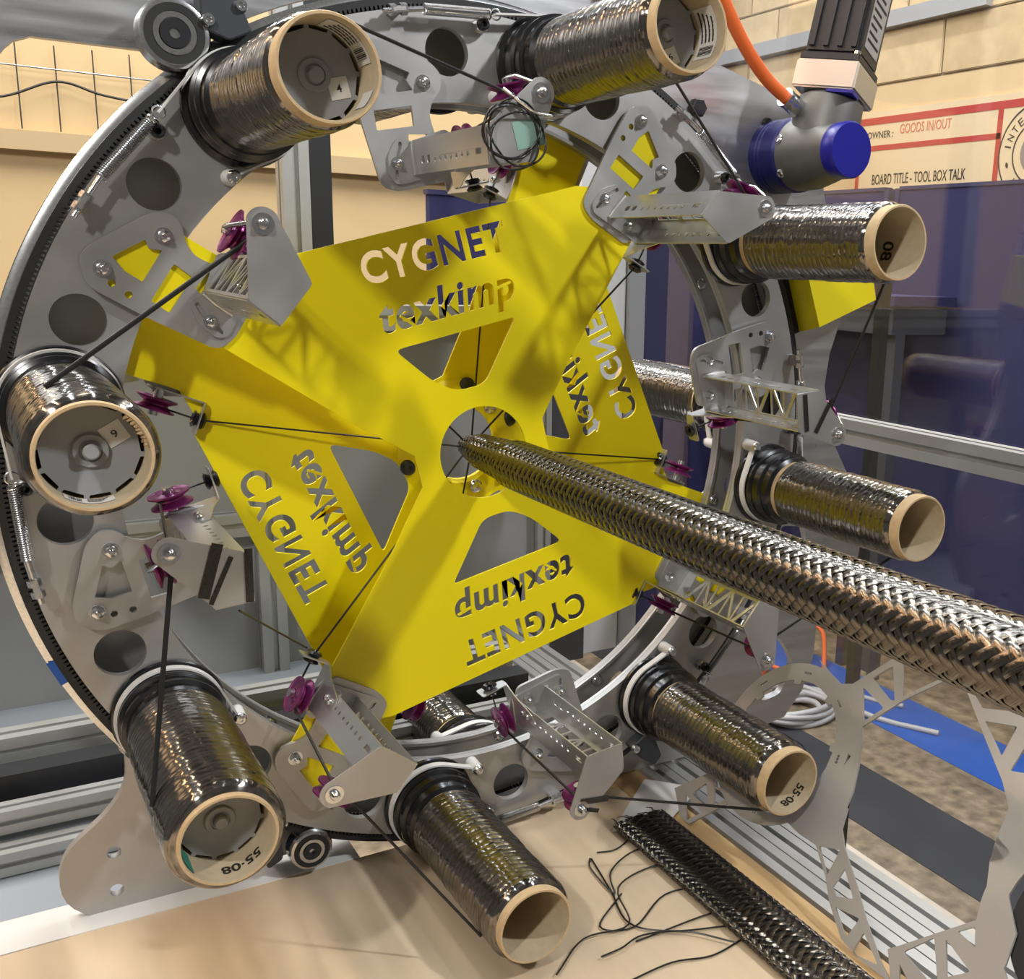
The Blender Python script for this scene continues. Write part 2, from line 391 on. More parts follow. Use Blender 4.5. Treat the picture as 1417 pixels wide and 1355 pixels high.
# ------------------------------------------------------------------ enclosure
def extr(a, b, w, label, cat='aluminium profile', up=(0, 1, 0), name='aluminium_profile', m=None):
    """slotted aluminium extrusion from a to b"""
    a = Vector(a); b = Vector(b); h = w / 2; s = w * .11; dpt = w * .2
    q = []
    for k in range(4):
        for p in ((-h, -h), (-s, -h), (-s, -h + dpt), (s, -h + dpt), (s, -h)):
            c, n_ = math.cos(k * PI / 2), math.sin(k * PI / 2); q.append((p[0] * c - p[1] * n_, p[0] * n_ + p[1] * c))
    me = plate([q], (b - a).length, m or PROFILE, 30)
    z = (b - a).normalized(); u = Vector(up); ey = (u - z * u.dot(z)).normalized()
    return top(name, me, label, cat, frame(a, ey.cross(z), ey))
extr((.80, -.047, -1.2), (.80, -.047, 1.0), .045, 'horizontal aluminium profile of the right guard, below the yellow guard')
extr((.80, -.56, -1.0), (.80, .95, -1.0), .045, 'upright aluminium profile at the far corner of the right guard', up=(0, 0, 1))
extr((-1.6, .122, -.72), (.42, .122, -.72), .045, 'horizontal aluminium rail seen through the upper cut-out lettering')
extr((-1.6, -.235, -.72), (-.13, -.235, -.72), .04, 'horizontal aluminium rail behind the left side of the ring')
extr((-.10, -.6, -.72), (-.10, .09, -.72), .045, 'upright aluminium profile behind the left yellow panel', up=(0, 0, 1))
extr((-.03, .15, -.72), (-.03, 1.1, -.72), .045, 'upright aluminium profile against the cream wall at upper left', up=(0, 0, 1))
top('dark_trim', box(-.006, .03, .15, 1.1, -.74, -.70, SATIN_BLACK), 'dark strip beside the upright profile at upper left', 'trim')
extr((.445, -.6, -.72), (.445, .1, -.72), .03, 'upright aluminium profile seen in the lower window of the plate', up=(0, 0, 1))
top('back_panel', box(-1.6, .43, -.62, .10, -.745, -.735, PANEL), 'flat grey panel closing the back of the enclosure', 'panel')
top('dark_infill', box(.462, .56, -.62, .10, -.745, -.735, DARKP), 'narrow dark panel beside the grey back panel', 'panel')
t = thing('white_door', 'white cabinet door between the yellow plate and the navy screens', 'door', T(0, 0, -.76))
obj('leaf', box(.55, .66, -.62, 1.0, -.03, 0, WHITEP), t); obj('frame_strip', box(.662, .70, -.62, 1.0, -.03, .015, mat('grey_frame', (.35, .36, .38), .3, .4)), t); obj('frame_strip', box(.702, .76, -.62, 1.0, -.03, .01, NAVYF), t)
_p = at(1213, 525, x=1.05)
top('dark_post', box(-.011, .011, -HZ, .26, -.011, .011, mat('dark_post', (.02, .022, .02), .2, .4)), 'slim dark upright post behind the right guard pane', 'post', T(1.05, 0, _p.z))
# clear guard panes
top('guard_pane', box(.803, .809, -.02, .95, -1.0, 1.0, PANE), 'clear pane of the right guard above the horizontal profile', 'pane')
top('guard_pane', box(.803, .809, -.60, -.075, -1.0, 1.0, PANE), 'clear pane of the right guard below the horizontal profile', 'pane')
# base frame and table
YT = -.512
tbl = thing('work_table', 'plywood table top in front of the ring', 'table', T(0, YT, 0))
zs = [-.02, .19, .40, .61, .82, 1.03, 1.24]
obj('table_top', box(-1.3, .215, -.018, 0, -.0195, 1.24, PLY), tbl)
obj('leg', box(-1.25, -1.18, -(HZ + YT), -.018, .9, .97, ALU), tbl); obj('leg', box(.13, .2, -(HZ + YT), -.018, .9, .97, ALU), tbl)
obj('apron', box(-1.25, .2, -.09, -.018, -.01, .03, ALU), tbl)
obj('leg', box(-1.25, -1.18, -(HZ + YT), -.09, -.01, .03, ALU), tbl)
top('side_plank', box(.219, .272, -.03, -.002, -.35, 1.25, PLANK, .002), 'tan wooden plank along the right edge of the table', 'plank', T(0, YT, 0))
for k, xx in enumerate((.298, .338, .378)):
    extr((xx, YT - .022, -.9), (xx, YT - .022, 1.25), .038, 'slotted aluminium profile beside the plank, %s of three' % ('nearest', 'middle', 'outermost')[k])
top('white_sheet', box(-1.3, -.165, -.001, .0012, -.085, -.0195, SHEET), 'white sheet edge under the foot of the frame plate', 'sheet', T(0, YT, 0))
for (y, z, h, mm, l) in ((-.497, -.20, .03, ALU_BRIGHT, 'lowest silver profile at the lower left behind the frame foot'), (-.462, -.24, .03, ALU_BRIGHT, 'second silver profile from below at lower left behind the frame foot')):
    extr((-1.6, y, z), (.2, y, z), h, l)
top('base_sheet', box(-1.6, .2, -.01, -.002, -.9, -.0855, mat('blue_grey_sheet', (.30, .33, .37), .2, .5)), 'blue-grey base sheet under the lower left profiles', 'sheet', T(0, YT, 0))
top('black_rail', box(-1.6, .2, -.025, .03, -.02, .02, SATIN_BLACK), 'black rail between the silver profiles at lower left', 'rail', T(0, -.455, -.30))
extr((-1.6, -.42, -.36), (.2, -.42, -.36), .04, 'upper silver profile at lower left, below the grey panel')

# ================================================================== static frame plate
SF = thing('frame_plate', 'brushed aluminium frame plate standing behind the toothed ring', 'machine frame')
ZP = -.062; TP = .012
def pp(pts, z=ZP + TP): return [tuple(at(u, v, z=z))[:2] for u, v in pts]
def arc(a0, a1, r=.528, n=30): return [pol_(r, a0 + (a1 - a0) * k / n) for k in range(n + 1)]
def pol_(r, a): return (r * math.cos(D(a)), r * math.sin(D(a)))
obj('upper_plate', plate([pp([(-150, 95), (0, 74), (6, 66), (18, 56), (42, 50), (205, 70)]) + arc(129, 62) + pp([(930, 60), (760, -300), (-150, -300)])], TP, PLATE, z0=ZP), SF)
obj('right_plate', plate([pp([(925, 50), (1000, 92), (1090, 136), (1122, 156), (1132, 190), (1140, 265), (1160, 390), (1164, 440), (1148, 490), (1141, 534), (1146, 580), (1154, 614), (1170, 650), (1186, 690), (1193, 735), (1188, 768), (1160, 840), (1130, 862), (1126, 905), (1110, 955), (1085, 992), (1062, 1002), (1030, 1000)]) + arc(-46, 61), rounded(pp([(1082, 728), (1112, 728), (1117, 752), (1100, 770), (1076, 765)]), .006), rounded(pp([(1056, 900), (1078, 880), (1098, 915), (1080, 960), (1052, 972)]), .012)], TP, PLATE, z0=ZP), SF)
ear = rounded(pp([(480, 1152), (225, 1245), (150, 1275), (85, 1255), (80, 1190), (150, 1125), (176, 1085), (172, 1030), (158, 1000)]) + arc(-143, -112), [.0, .01, .05, .05, .05, .04, .04, .04] + [0] * 32)
hl = [circ(*tuple(at(u, v, z=ZP + TP))[:2], .0075, 20) for u, v in ((158, 1180), (162, 1232))]
obj('left_foot', plate([ear] + hl, TP, PALE_PLATE, z0=ZP), SF)
obj('right_foot', plate([[(.16, -.5115), (.36, -.5115), (.46, -.42), (.49, -.36)] + arc(-44, -71)], TP, PALE_PLATE, z0=ZP - .0002), SF)
for (u, v) in ((1060, 170), (1095, 255)):
    p = at(u, v, z=ZP + TP); obj('screw', lathe([(.0, .006), (.006, .006), (.007, .0), (0, 0)], SATIN_BLACK, 12), SF, T(p.x, p.y, ZP + TP))
p = at(962, 150, z=ZP + TP); obj('nut', moved(lathe([(0.004, .012), (.011, .012), (.0125, .010), (.0125, 0), (.0, 0)], SATIN_BLACK, 6), Matrix.Identity(4)), SF, T(p.x, p.y, ZP + TP))

# guide rollers on the rim of the ring
def roller(u, v, z, r, label):
    p = at(u, v, z=z + .014); t = thing('guide_roller', label, 'roller', T(p.x, p.y, z))
    obj('tyre', lathe([(r * .62, .012), (r * .8, .0135), (r * .94, .012), (r, .008), (r * .88, .0), (r, -.008), (r * .94, -.012), (r * .6, -.012)], STEEL, 48), t)
    obj('seal', lathe([(r * .60, .0125), (r * .61, .0135), (r * .82, .0138), (r * .83, .0125)], RUBBER, 40, close=True), t)
    obj('race', lathe([(r * .42, .010), (r * .43, .0145), (r * .58, .0145), (r * .6, .010)], STEEL, 40, close=True), t)
    obj('screw_head', lathe([(r * .13, .010), (r * .14, .0155), (r * .40, .0155), (r * .42, .010), (r * .42, -.045), (0, -.045)], SATIN_BLACK, 30), t)
    return t
roller(242, 46, -.014, .034, 'large bearing roller riding on the toothed rim at upper left')
roller(432, 1178, -.016, .026, 'small bearing roller under the ring at the bottom left')
# black wiper blocks
def block_at(pts, z0, dz, label, mm=SATIN_BLACK, screws=()):
    q = [tuple(at(u, v, z=z0 + dz))[:2] for u, v in pts]; t = thing('wiper_block', label, 'machine block', T(0, 0, z0))
    obj('body', plate([rounded(q, .004)], dz, mm, 30, bevel=.0015), t)
    for u, v in screws:
        p = at(u, v, z=z0 + dz); obj('screw', lathe([(0.002, .003), (.003, .005), (.0055, .005), (.007, .0), (0, 0)], STEEL, 14), t, T(p.x, p.y, dz))
block_at([(272, -30), (318, -30), (350, 44), (318, 56), (284, 40), (278, 15)], -.03, .03, 'dark grey block beside the upper left roller', mat('grey_block', (.035, .038, .045), 0, .5), [(288, 28), (333, 8)])
block_at([(874, 1036), (902, 1008), (916, 1046), (906, 1060), (888, 1050)], -.01, .02, 'small dark block on the ring below the lower right spool', mat('grey_block', (.035, .038, .045), 0, .5), [(879, 1036)])
block_at([(352, 1168), (390, 1148), (392, 1190), (372, 1204)], -.045, .03, 'small dark block behind the lower left spool', mat('grey_block', (.035, .038, .045), 0, .5))

# ================================================================== rotating modules
R_S = .457; PHI = [125.3 - 45 * k for k in range(8)]; ZM = -.0455; RMA = 64.3
REAR = T(0, 0, ZM) @ Matrix.Rotation(PI, 4, Vector((math.cos(D(RMA)), math.sin(D(RMA)), 0))) @ T(0, 0, -ZM)
def pol(r, a): return (r * math.cos(D(a)), r * math.sin(D(a)))
def loc(th, q): c, s = math.cos(D(th)), math.sin(D(th)); return (q[0] * c - q[1] * s, q[0] * s + q[1] * c)

# carrier ring ------------------------------------------------------
holes = []
for a in PHI:
    holes += [circ(*pol(R_S, a + 14.8), .0255, 36), circ(*pol(R_S, a - 10.8), .0255, 36)]
ring_me = plate([circ(0, 0, .5015, 192), circ(0, 0, .404, 160)] + holes, .010, ALU, z0=-.020)
nt_ = 640; tv = []
for k in range(nt_):
    for f_, rr in ((0, .5025), (.40, .5025), (.55, .5065), (.85, .5065)):
        a = 2 * PI * (k + f_) / nt_; tv.append((rr * math.cos(a), rr * math.sin(a)))
belt_me = plate([circ(0, 0, .5135, 200), tv], .016, RUBBER, 20, z0=-.030)
rim_me = lathe([(.500, -.031), (.516, -.031), (.522, -.034), (.516, -.044), (.500, -.044)], STEEL, 200, close=True)
hoop_me = lathe([(.404, -.0205), (.408, -.0205), (.408, -.0255), (.404, -.0255)], ALU_BRIGHT, 160, close=True)
bolt_me = merge(lathe([(0, .0), (.0085, 0), (.0085, .0012), (0, .0012)], STEEL, 20), moved(lathe([(0, .0012), (.0062, .0012), (.0062, .0062), (.0052, .0068), (0, .0068)], STEEL, 6), Matrix.Identity(4)), lathe([(0, .0068), (.0031, .0068), (.0031, .0108), (.0022, .0118), (0, .0118)], STEEL, 12))
button_me = lathe([(0.002, .0045), (.0025, .006), (.006, .0055), (.0085, .003), (.009, 0), (0, 0)], STEEL, 16)
def make_ring(label):
    t = thing('carrier_ring', label, 'machine ring')
    obj('ring_plate', ring_me, t); obj('toothed_belt', belt_me, t); obj('rim', rim_me, t); obj('inner_hoop', hoop_me, t)
    return t
front_ring = make_ring('front toothed aluminium ring carrying the spools that point towards us')
_p = at(78, 932, z=-.031)
rear_ring = copy_tree(front_ring); rear_ring.matrix_world = MB @ REAR; rear_ring['label'] = 'rear aluminium ring visible inside the opening of the front ring'
for k in range(16):
    a = 9 + 22.5 * k; obj('screw', button_me, rear_ring, Matrix.Translation((*pol(.417, a), -.020)) @ Matrix.Rotation(PI, 4, 'X'))

_a = math.degrees(math.atan2(_p.y, _p.x)); obj('blue_mark', plate([[pol(.515, _a - 1.6), pol(.515, _a + 1.6), pol(.5225, _a + 1.6), pol(.5225, _a - 1.6)]], .0006, BLUET, z0=-.0312), front_ring)
# yellow logo plates ------------------------------------------------
tabpts = [(.335, -.047), (.352, -.047), (.407, -.048), (.416, -.056), (.427, -.058), (.438, -.05), (.472, .008), (.472, .022), (.466, .031), (.442, .036), (.352, .034)]
def half(rot):
    """outline of half a plate, counter-clockwise, rotated"""
    o = [pol(.088, 25.7), pol(.157, 43), pol(.316, 51.5)] + [loc(60, q) for q in tabpts] + [pol(.345, 69), pol(.319, 134.2), pol(.315, 136.8)] + [loc(150, q) for q in tabpts[:-1] + [(.34, .036)]] + [pol(.322, 156.1), pol(.16, 165.5), pol(.114, 172), pol(.089, 179)]
    return [loc(rot, q) for q in o]
AX = 104.5
def fromuv(u, s, rot=0):  # u outwards along the panel axis, s to its right
    return loc(rot, (u * math.cos(D(AX)) + s * math.sin(D(AX)), u * math.sin(D(AX)) - s * math.cos(D(AX))))
# straight top edge: put its ends on the line u = .278
big = fit_loops(bold(text_loops('CYGNET', spacing=1.14), .034), -.088, .092, .2265, .2625)
sml = fit_loops(bold(text_loops('texkimp', shear=.2, spacing=1.1), .036), -.083, .089, .158, .2075)
win = rounded([tuple(at(u, v, z=-.0034))[:2] for u, v in ((546, 485), (598, 527), (633, 542), (672, 531), (714, 438))], [.010, .012, .014, .012, .008])
loops = [half(0) + half(180), circ(0, 0, .057, 72)]
for rot in (0, 180):
    loops.append([loc(rot, q) for q in win])
    loops += [[fromuv(q[1], q[0], rot) for q in l] for l in big + sml]
dish_me = plate(loops, .003, YEL, 30, z0=-.0064)
def make_dish(label):
    t = thing('logo_plate', label, 'machine plate'); obj('sheet', dish_me, t)
    # stencil bridges holding the islands of e and p
    for rot in (0, 180):
        for (s0, u0, s1, u1) in ((-.043, .1695, -.058, .185), (.062, .186, .086, .190)):
            a = fromuv(u0, s0, rot); b = fromuv(u1, s1, rot)
            obj('stencil_bridge', bar((a[0], a[1], -.0049), (b[0], b[1], -.0049), .0022, .003, YEL, (0, 0, 1)), t)
    return t
front_dish = make_dish('front yellow cross-shaped plate with upright cut-out lettering')
rear_dish = copy_tree(front_dish); rear_dish.matrix_world = MB @ REAR; rear_dish['label'] = 'rear yellow plate behind the front one, its lettering seen mirrored'
obj('hub_ring', lathe([(.047, -.0066), (.0475, -.012), (.052, -.016), (.066, -.0155), (.082, -.0066)], YEL, 60, close=True), rear_dish)
for k in range(6):
    a = 20 + 60 * k
    obj('hub_screw', moved(button_me, Matrix.Scale(1.0, 4)), rear_dish, T(*pol(.0605, a), -.0155) @ Matrix.Rotation(PI, 4, 'X'))
    bk = moved(button_me, Matrix.Scale(1.15, 4)); bk.materials.clear(); bk.materials.append(SATIN_BLACK)
    obj('hub_screw', bk, rear_dish, T(*pol(.0745, a + 27), -.010) @ Matrix.Rotation(PI, 4, 'X'))

# arm bracket -------------------------------------------------------
def arm_web(L, wd, t, m):
    """lattice web in (length, width)"""
    lp = [[(0, 0), (L, 0), (L, wd), (0, wd)]]; e = .0035; n = 3; x0 = .02; x1 = L - .012; st = (x1 - x0) / n
    for k in range(n):
        a = x0 + k * st
        lp.append([(a, e), (a + st * .44, e), (a, wd - e - .003)]); lp.append([(a + .0045, wd - e), (a + st * .5 - .001, e + .004), (a + st * .5 - .001, wd - e)])
        lp.append([(a + st * .5 + .002, wd - e), (a + st * .5 + .002, e + .004), (a + st - .0045, wd - e)]); lp.append([(a + st * .58, e), (a + st - .003, e), (a + st - .003, wd - e - .003)])
    return plate(lp, t, m)
def arm_side(L, wd, t, m):
    lp = [[(0, 0), (L, 0), (L, wd), (0, wd)], rounded([(L - .028, wd * .3), (L - .014, wd * .3), (L - .014, wd * .3 + .006), (L - .028, wd * .3 + .006)], .002, 2)]
    for k in range(7): lp.append(circ(.062 + k * .0145, wd * .36, .0028, 12))
    for k in range(2): lp.append(rounded([(.022 + k * .016, wd * .3), (.032 + k * .016, wd * .3), (.032 + k * .016, wd * .3 + .008), (.022 + k * .016, wd * .3 + .008)], .002, 2))
    return plate(lp, t, m)
def pulley_me(r=.0215, h=.007):
    return lathe([(.006, h), (.0075, h), (.010, h * .8), (r * .8, h * .75), (r, h), (r, h * .75), (r * .62, h * .12), (r * .62, -h * .12), (r, -h * .75), (r, -h), (r * .8, -h * .75), (.010, -h * .8), (.0075, -h), (.006, -h)], PURPLE, 36, close=True)
BR_OUT = rounded([(.478, .020), (.462, .042), (.407, .043), (.326, .039), (.317, .020), (.317, -.040), (.340, -.047), (.362, -.037), (.390, -.035), (.404, -.044), (.412, -.056), (.427, -.061), (.442, -.052), (.474, .004)], [.012, .014, .02, .012, .01, .008, .008, .02, .01, .008, .01, .012, .012, .012])
W1 = rounded([(.453, .005), (.435, -.025), (.428, -.019), (.417, -.024), (.4185, .013), (.438, .012)], .0015, 2)
W2 = rounded([(.402, -.018), (.381, -.015), (.3835, .028), (.404, .026)], .0015, 2)
WS = rounded([(.374, -.006), (.366, -.004), (.364, -.024), (.37, -.028)], .002, 2)
A_, B_, C_ = Vector((.3655, -.008)), Vector((.331, -.0025)), Vector((.3245, -.049)); D_ = C_ + (A_ - B_)
def make_bracket(label):
    t = thing('arm_bracket', label, 'bracket')
    mp_ = obj('mounting_plate', plate([BR_OUT, W1, W2, WS, circ(.442, .0285, .0036, 14), circ(.424, .031, .0036, 14)], .0045, ALU, z0=-.0034), t)
    for q in ((.4555, .020), (.4225, -.037)): obj('bolt', bolt_me, mp_, T(*q, .0011))
    sub = rounded([(.374, .008), (.366, -.004), (.372, -.05), (.350, -.060), (.326, -.052), (.324, .022), (.334, .029), (.357, .024)], .006)
    sp = obj('slotted_plate', plate([sub, rounded([(.369, .008), (.366, .0045), (.351, .0135), (.354, .017)], .002, 2), rounded([(.341, .0165), (.339, .021), (.330, .023), (.331, .019)], .0018, 2)], .003, ALU, z0=.0012), t)
    obj('bolt', moved(bolt_me, Matrix.Scale(.85, 4)), sp, T(.3465, .0165, .0042)); obj('bolt', moved(bolt_me, Matrix.Scale(.85, 4)), sp, T(.337, -.03, .0042))
    L = .196; wd = (A_ - B_).length; ww = (D_ - A_).length
    arm = obj('channel_arm', merge(moved(arm_side(L, wd, .0015, ALU_BRIGHT), frame((*B_, .004), (0, 0, 1), (*(A_ - B_), 0))),
                                   moved(arm_side(L, wd, .0015, ALU_BRIGHT), frame((*C_, .004), (0, 0, 1), (*(D_ - C_), 0))),
                                   moved(arm_web(L, ww, .0015, ALU_BRIGHT), frame((*A_, .004), (0, 0, 1), (*(D_ - A_), 0)))), t)
    obj('weld', merge(tube(spline([(*(A_ + Vector((0, .002))), .005), (*((A_ + B_) / 2 + Vector((0, .003))), .0055), (*(B_ + Vector((0, .002))), .005)], 6), .0028, ALU_BRIGHT, 8), tube(spline([(*(C_ - Vector((0, .001))), .005), (*((C_ + D_) / 2 - Vector((0, .002))), .0055), (*(D_ - Vector((0, .001))), .005)], 6), .0026, ALU_BRIGHT, 8)), arm)
    fl = [tuple(B_), tuple(A_)] + [(.385 + .0145 * math.cos(D(a)), -.072 + .0145 * math.sin(D(a))) for a in range(10, -135, -12)] + [tuple(C_)]
    fp = obj('end_plate', plate([rounded(fl, [.002, .002] + [0] * (len(fl) - 3) + [.004], 2)], .0016, ALU, z0=.2), t)
    obj('bolt', merge(lathe([(0, 0), (.0095, 0), (.0095, .0014), (0, .0014)], STEEL, 24), lathe([(0, .0014), (.0052, .0014), (.005, .005), (.003, .0085), (0, .0092)], STEEL, 20)), fp, T(.385, -.072, .2016))
    pa = obj('pulley', pulley_me(), t, axisframe((.393, -.056, .168), (1, 0, 0)))
    obj('axle', lathe([(0, -.016), (.0052, -.016), (.0052, .012), (.003, .013), (0, .013)], STEEL, 16), pa)
    obj('axle_lug', tube([(.405, -.056, .168), (.4045, -.058, .184), (.396, -.066, .2)], .0022, STEEL, 8), t)
    # eyelet strap on the inner side wall
    st = [(.318, -.016), (.362, -.012), (.368, .0), (.360, .012), (.349, .02), (.346, .062), (.328, .062), (.317, .02), (.306, -.004), (.306, -.016)]
    sm = plate([rounded(st, .004, 2)], .0015, ALU_BRIGHT); sm.transform(frame((0, -.0505, 0), (1, 0, 0), (0, 0, 1)))
    tb = plate([rounded([(-.0505, -.016), (-.088, -.020), (-.088, .004), (-.0505, .0)], .004, 2), circ(-.072, -.0085, .0055, 16)], .0015, ALU_BRIGHT); tb.transform(frame((.306, 0, 0), (0, 1, 0), (0, 0, 1)))
    es = obj('eyelet_strap', merge(sm, tb), t)
    for zz in (.034, .048): obj('rivet', lathe([(0, 0), (.0042, 0), (.0038, .002), (.0015, .003), (0, .003)], STEEL, 12), es, axisframe((.336, -.0522, zz), (0, -1, 0)))
    obj('eyelet', lathe([(.0032, -.004), (.0032, .006), (.0075, .0075), (.0098, .006), (.0065, .002), (.0065, -.0005), (.0098, -.004), (.0075, -.0065)], BLACK, 24, close=True), es, axisframe((.306, -.072, -.0085), (1, 0, 0)))
    pb = obj('pulley', pulley_me(), t, axisframe((.352, -.069, .001), (0, 1, 0)))
    obj('axle', lathe([(0, -.013), (.0055, -.013), (.0055, .018), (0, .018)], STEEL, 14), pb)
    return t
WHERE = ['upper left', 'top', 'upper right', 'right', 'lower right', 'bottom', 'lower left', 'left']
THB = [150, 105, 60, 15, -30, -75, -120, -165]
BL = ['upper left arm bracket, its yellow backing showing through two windows, over the yellow plate corner',
      'top arm bracket with a coil of black thread hanging from its end plate',
      'upper right arm bracket, its end plate in front of the right spool',
      'right arm bracket with lattice channel arm above the mandrel',
      'lower right arm bracket half hidden under the braided mandrel',
      'bottom arm bracket with black thread wrapped round its end plate',
      'lower left arm bracket bolted over the lower yellow tab',
      'left arm bracket with black thread wrapped on its end plate, below the left spool']
bracket = make_bracket('')
brackets = []
for k, th in enumerate(THB): brackets.append(place(bracket, k > 0, Rz(th), BL[k])); brackets[-1]['group'] = 'arm brackets on the front ring'
for th, l in ((-30, 'rear arm bracket with purple pulley between left spool and yellow plate'), (150, 'rear arm bracket with purple pulley at the right of the yellow plates'), (60, 'rear arm bracket behind the top bracket, under its thread coil'), (-120, 'rear arm bracket below the front yellow plate, beside a rear spool')):
    o = copy_tree(bracket); o.matrix_world = MB @ REAR @ Rz(th); o['label'] = l; o['group'] = 'arm brackets on the rear ring'

# spools ------------------------------------------------------------
def winding_me(r, z0, z1, seed, nz=240, na=112):
    zz = np.linspace(z0, z1, nz); aa = np.linspace(0, 2 * PI, na, endpoint=False); Z, A = np.meshgrid(zz, aa, indexing='ij')
    p = .0086; rg = np.random.default_rng(50 + seed); K = 80; S = 16
    tl = rg.uniform(-1, 1, (K, S)); hg = rg.uniform(-1, 1, (K, S))
    q = (Z - z0) / p + 1.5 * A / (2 * PI) * 2; k = np.floor(q).astype(int); fr = q - k - .5
    sg = A / (2 * PI) * S + .41 * k; m_ = np.floor(sg).astype(int); fm = sg - m_; fm = fm * fm * (3 - 2 * fm); k = k % K
    tilt = tl[k, m_ % S] * (1 - fm) + tl[k, (m_ + 1) % S] * fm; hh = hg[k, m_ % S] * (1 - fm) + hg[k, (m_ + 1) % S] * fm
    R = r + .13 * tilt * fr * p + .00045 * hh - .16 * p * fr ** 2 - .0004 * np.abs(2 * fr) ** 8 + .0003 * np.sin(Z * 60 + seed)
    e = np.minimum(Z - z0, z1 - Z); R -= .006 * np.clip(1 - e / .010, 0, 1) ** 2.2
    R[0] = R[-1] = .041
    v = np.stack([R * np.cos(A), R * np.sin(A), Z], -1).reshape(-1, 3)
    i, j = np.meshgrid(np.arange(nz - 1), np.arange(na), indexing='ij'); j1 = (j + 1) % na
    f = np.stack([i * na + j, i * na + j1, (i + 1) * na + j1, (i + 1) * na + j], -1).reshape(-1, 4)
    me = bpy.data.meshes.new('w'); me.vertices.add(len(v)); me.vertices.foreach_set('co', v.ravel()); me.loops.add(f.size); me.loops.foreach_set('vertex_index', f.ravel())
    me.polygons.add(len(f)); me.polygons.foreach_set('loop_start', np.arange(0, f.size, 4)); me.update(calc_edges=True); me.materials.append(CARB); me.shade_smooth(); set_uv(me, np.stack([A * r, Z], -1).reshape(-1, 2)); return me
drum_me = lathe([(.02, -.0095), (.0575, -.0095), (.059, -.007), (.058, -.003), (.0535, -.001), (.0525, .002), (.0525, .013), (.0545, .016), (.0545, .020), (.051, .022), (.051, .032), (.053, .034), (.053, .039), (.049, .041), (.0475, .053), (.0425, .056), (.02, .056)], BLACK, 64, 25)
def tube_me(tint):
    o = lathe([(.0385, .05), (.042, .05), (.042, .2985), (.0413, .3), (.0392, .3), (.0385, .2985)], tint, 64, 30, close=True)
    o.materials.append(CARDB_IN)
    for pl in o.polygons:
        c = pl.center
        if math.hypot(c.x, c.y) < .0389: pl.material_index = 1
    return o
disc_pts = []
for k in range(12):
    a = k * 30
    for da, r in ((0, .0385), (5, .0385), (6, .0355), (29, .0355)): disc_pts.append(pol(r, a + da))
disc_me = plate([disc_pts, circ(0, 0, .006, 20)], .004, GREYP, 20)
bush_me = lathe([(.013, .004), (.0135, .0055), (.0125, .007), (.0085, .007), (.0085, .0055), (.0065, .006), (.0062, .012), (.005, .0135), (0, .0135)], GREYP, 32)
def bent_text(s, r, z, a0, size, m):
    """print on the inside of a tube: runs round, tops towards the open end"""
    lp = bold(text_loops(s, size=size), size * .02); me = plate(lp, .0003, m, 0)
    for v in me.vertices:
        a = a0 - v.co.x / r; rr = r - v.co.z - .0002; v.co = Vector((rr * math.cos(a), rr * math.sin(a), z + v.co.y))
    return me
def curved_label(r, z0, z1, a0, a1, m, n=14):
    v = []; f = []
    for rr in (r - .0002, r - .0006):
        for k in range(n + 1):
            a = D(a0 + (a1 - a0) * k / n); v += [(rr * math.cos(a), rr * math.sin(a), z0), (rr * math.cos(a), rr * math.sin(a), z1)]
    N = 2 * (n + 1)
    for k in range(n):
        f += [(2 * k, 2 * k + 1, 2 * k + 3, 2 * k + 2), (N + 2 * k, N + 2 * k + 2, N + 2 * k + 3, N + 2 * k + 1)]
    return mesh('lab', v, f, m, 60)
# white brake strap: from a bolt on the inner side round the drum to the spring outside
def strap_me():
    r = .0556; pts = []
    sb = Vector((.413 * math.cos(D(7.3)) - R_S, .413 * math.sin(D(7.3))))      # bolt, in the spool's own frame
    pts.append(sb + Vector((.004, -.002)))
    for a in range(140, 20, -6): pass
    a_in = math.degrees(math.atan2(sb.y, sb.x))
    a = a_in + 14
    while a < a_in + 210: pts.append(Vector(pol(r, a))); a += 6
    e = Vector((.499 * math.cos(D(4.5)) - R_S, .499 * math.sin(D(4.5)))); e2 = Vector((.498 * math.cos(D(8.2)) - R_S, .498 * math.sin(D(8.2))))
    v = []; f = []
    pts = pts[:-1]
    # leave the drum towards the spring on the other side
    lst = []
    for q in pts: lst.append(q)
    lst += []
    return lst, sb, e2
def ribbon(pts, z, wdt, th, m):
    v = []; f = []; N = len(pts)
    for i in range(N):
        d = (Vector(pts[min(i + 1, N - 1)]) - Vector(pts[max(i - 1, 0)])).normalized(); n = Vector((-d.y, d.x)) * th / 2; p = Vector(pts[i])
        for q, zz in ((p + n, z), (p + n, z + wdt), (p - n, z + wdt), (p - n, z)): v.append((q.x, q.y, zz))
    for i in range(N - 1):
        for k in range(4): f.append((i * 4 + k, i * 4 + (k + 1) % 4, i * 4 + 4 + (k + 1) % 4, i * 4 + 4 + k))
    f += [(0, 1, 2, 3), ((N - 1) * 4 + 3, (N - 1) * 4 + 2, (N - 1) * 4 + 1, (N - 1) * 4)]
    return mesh('r', v, f, m, 40)
r_ = .0553
sb = Vector((.413 * math.cos(D(7.3)) - R_S, .413 * math.sin(D(7.3))))
e2 = Vector((.4985 * math.cos(D(8.6)) - R_S, .4985 * math.sin(D(8.6))))
ain = math.degrees(math.atan2(sb.y, sb.x)); aout = math.degrees(math.atan2(e2.y, e2.x))
ta = math.degrees(math.acos(min(1, r_ / sb.length))); tb_ = math.degrees(math.acos(min(1, r_ / e2.length)))
sp_pts = [sb]; a = ain + ta
while a < aout + 360 - tb_: sp_pts.append(Vector(pol(r_, a))); a += 6
sp_pts.append(e2)
strap = ribbon(sp_pts, .002, .010, .0022, WHITE)
stand_me = lathe([(0, -.0095), (.0085, -.0095), (.0075, .012), (.006, .014), (0, .014)], WHITE, 20)
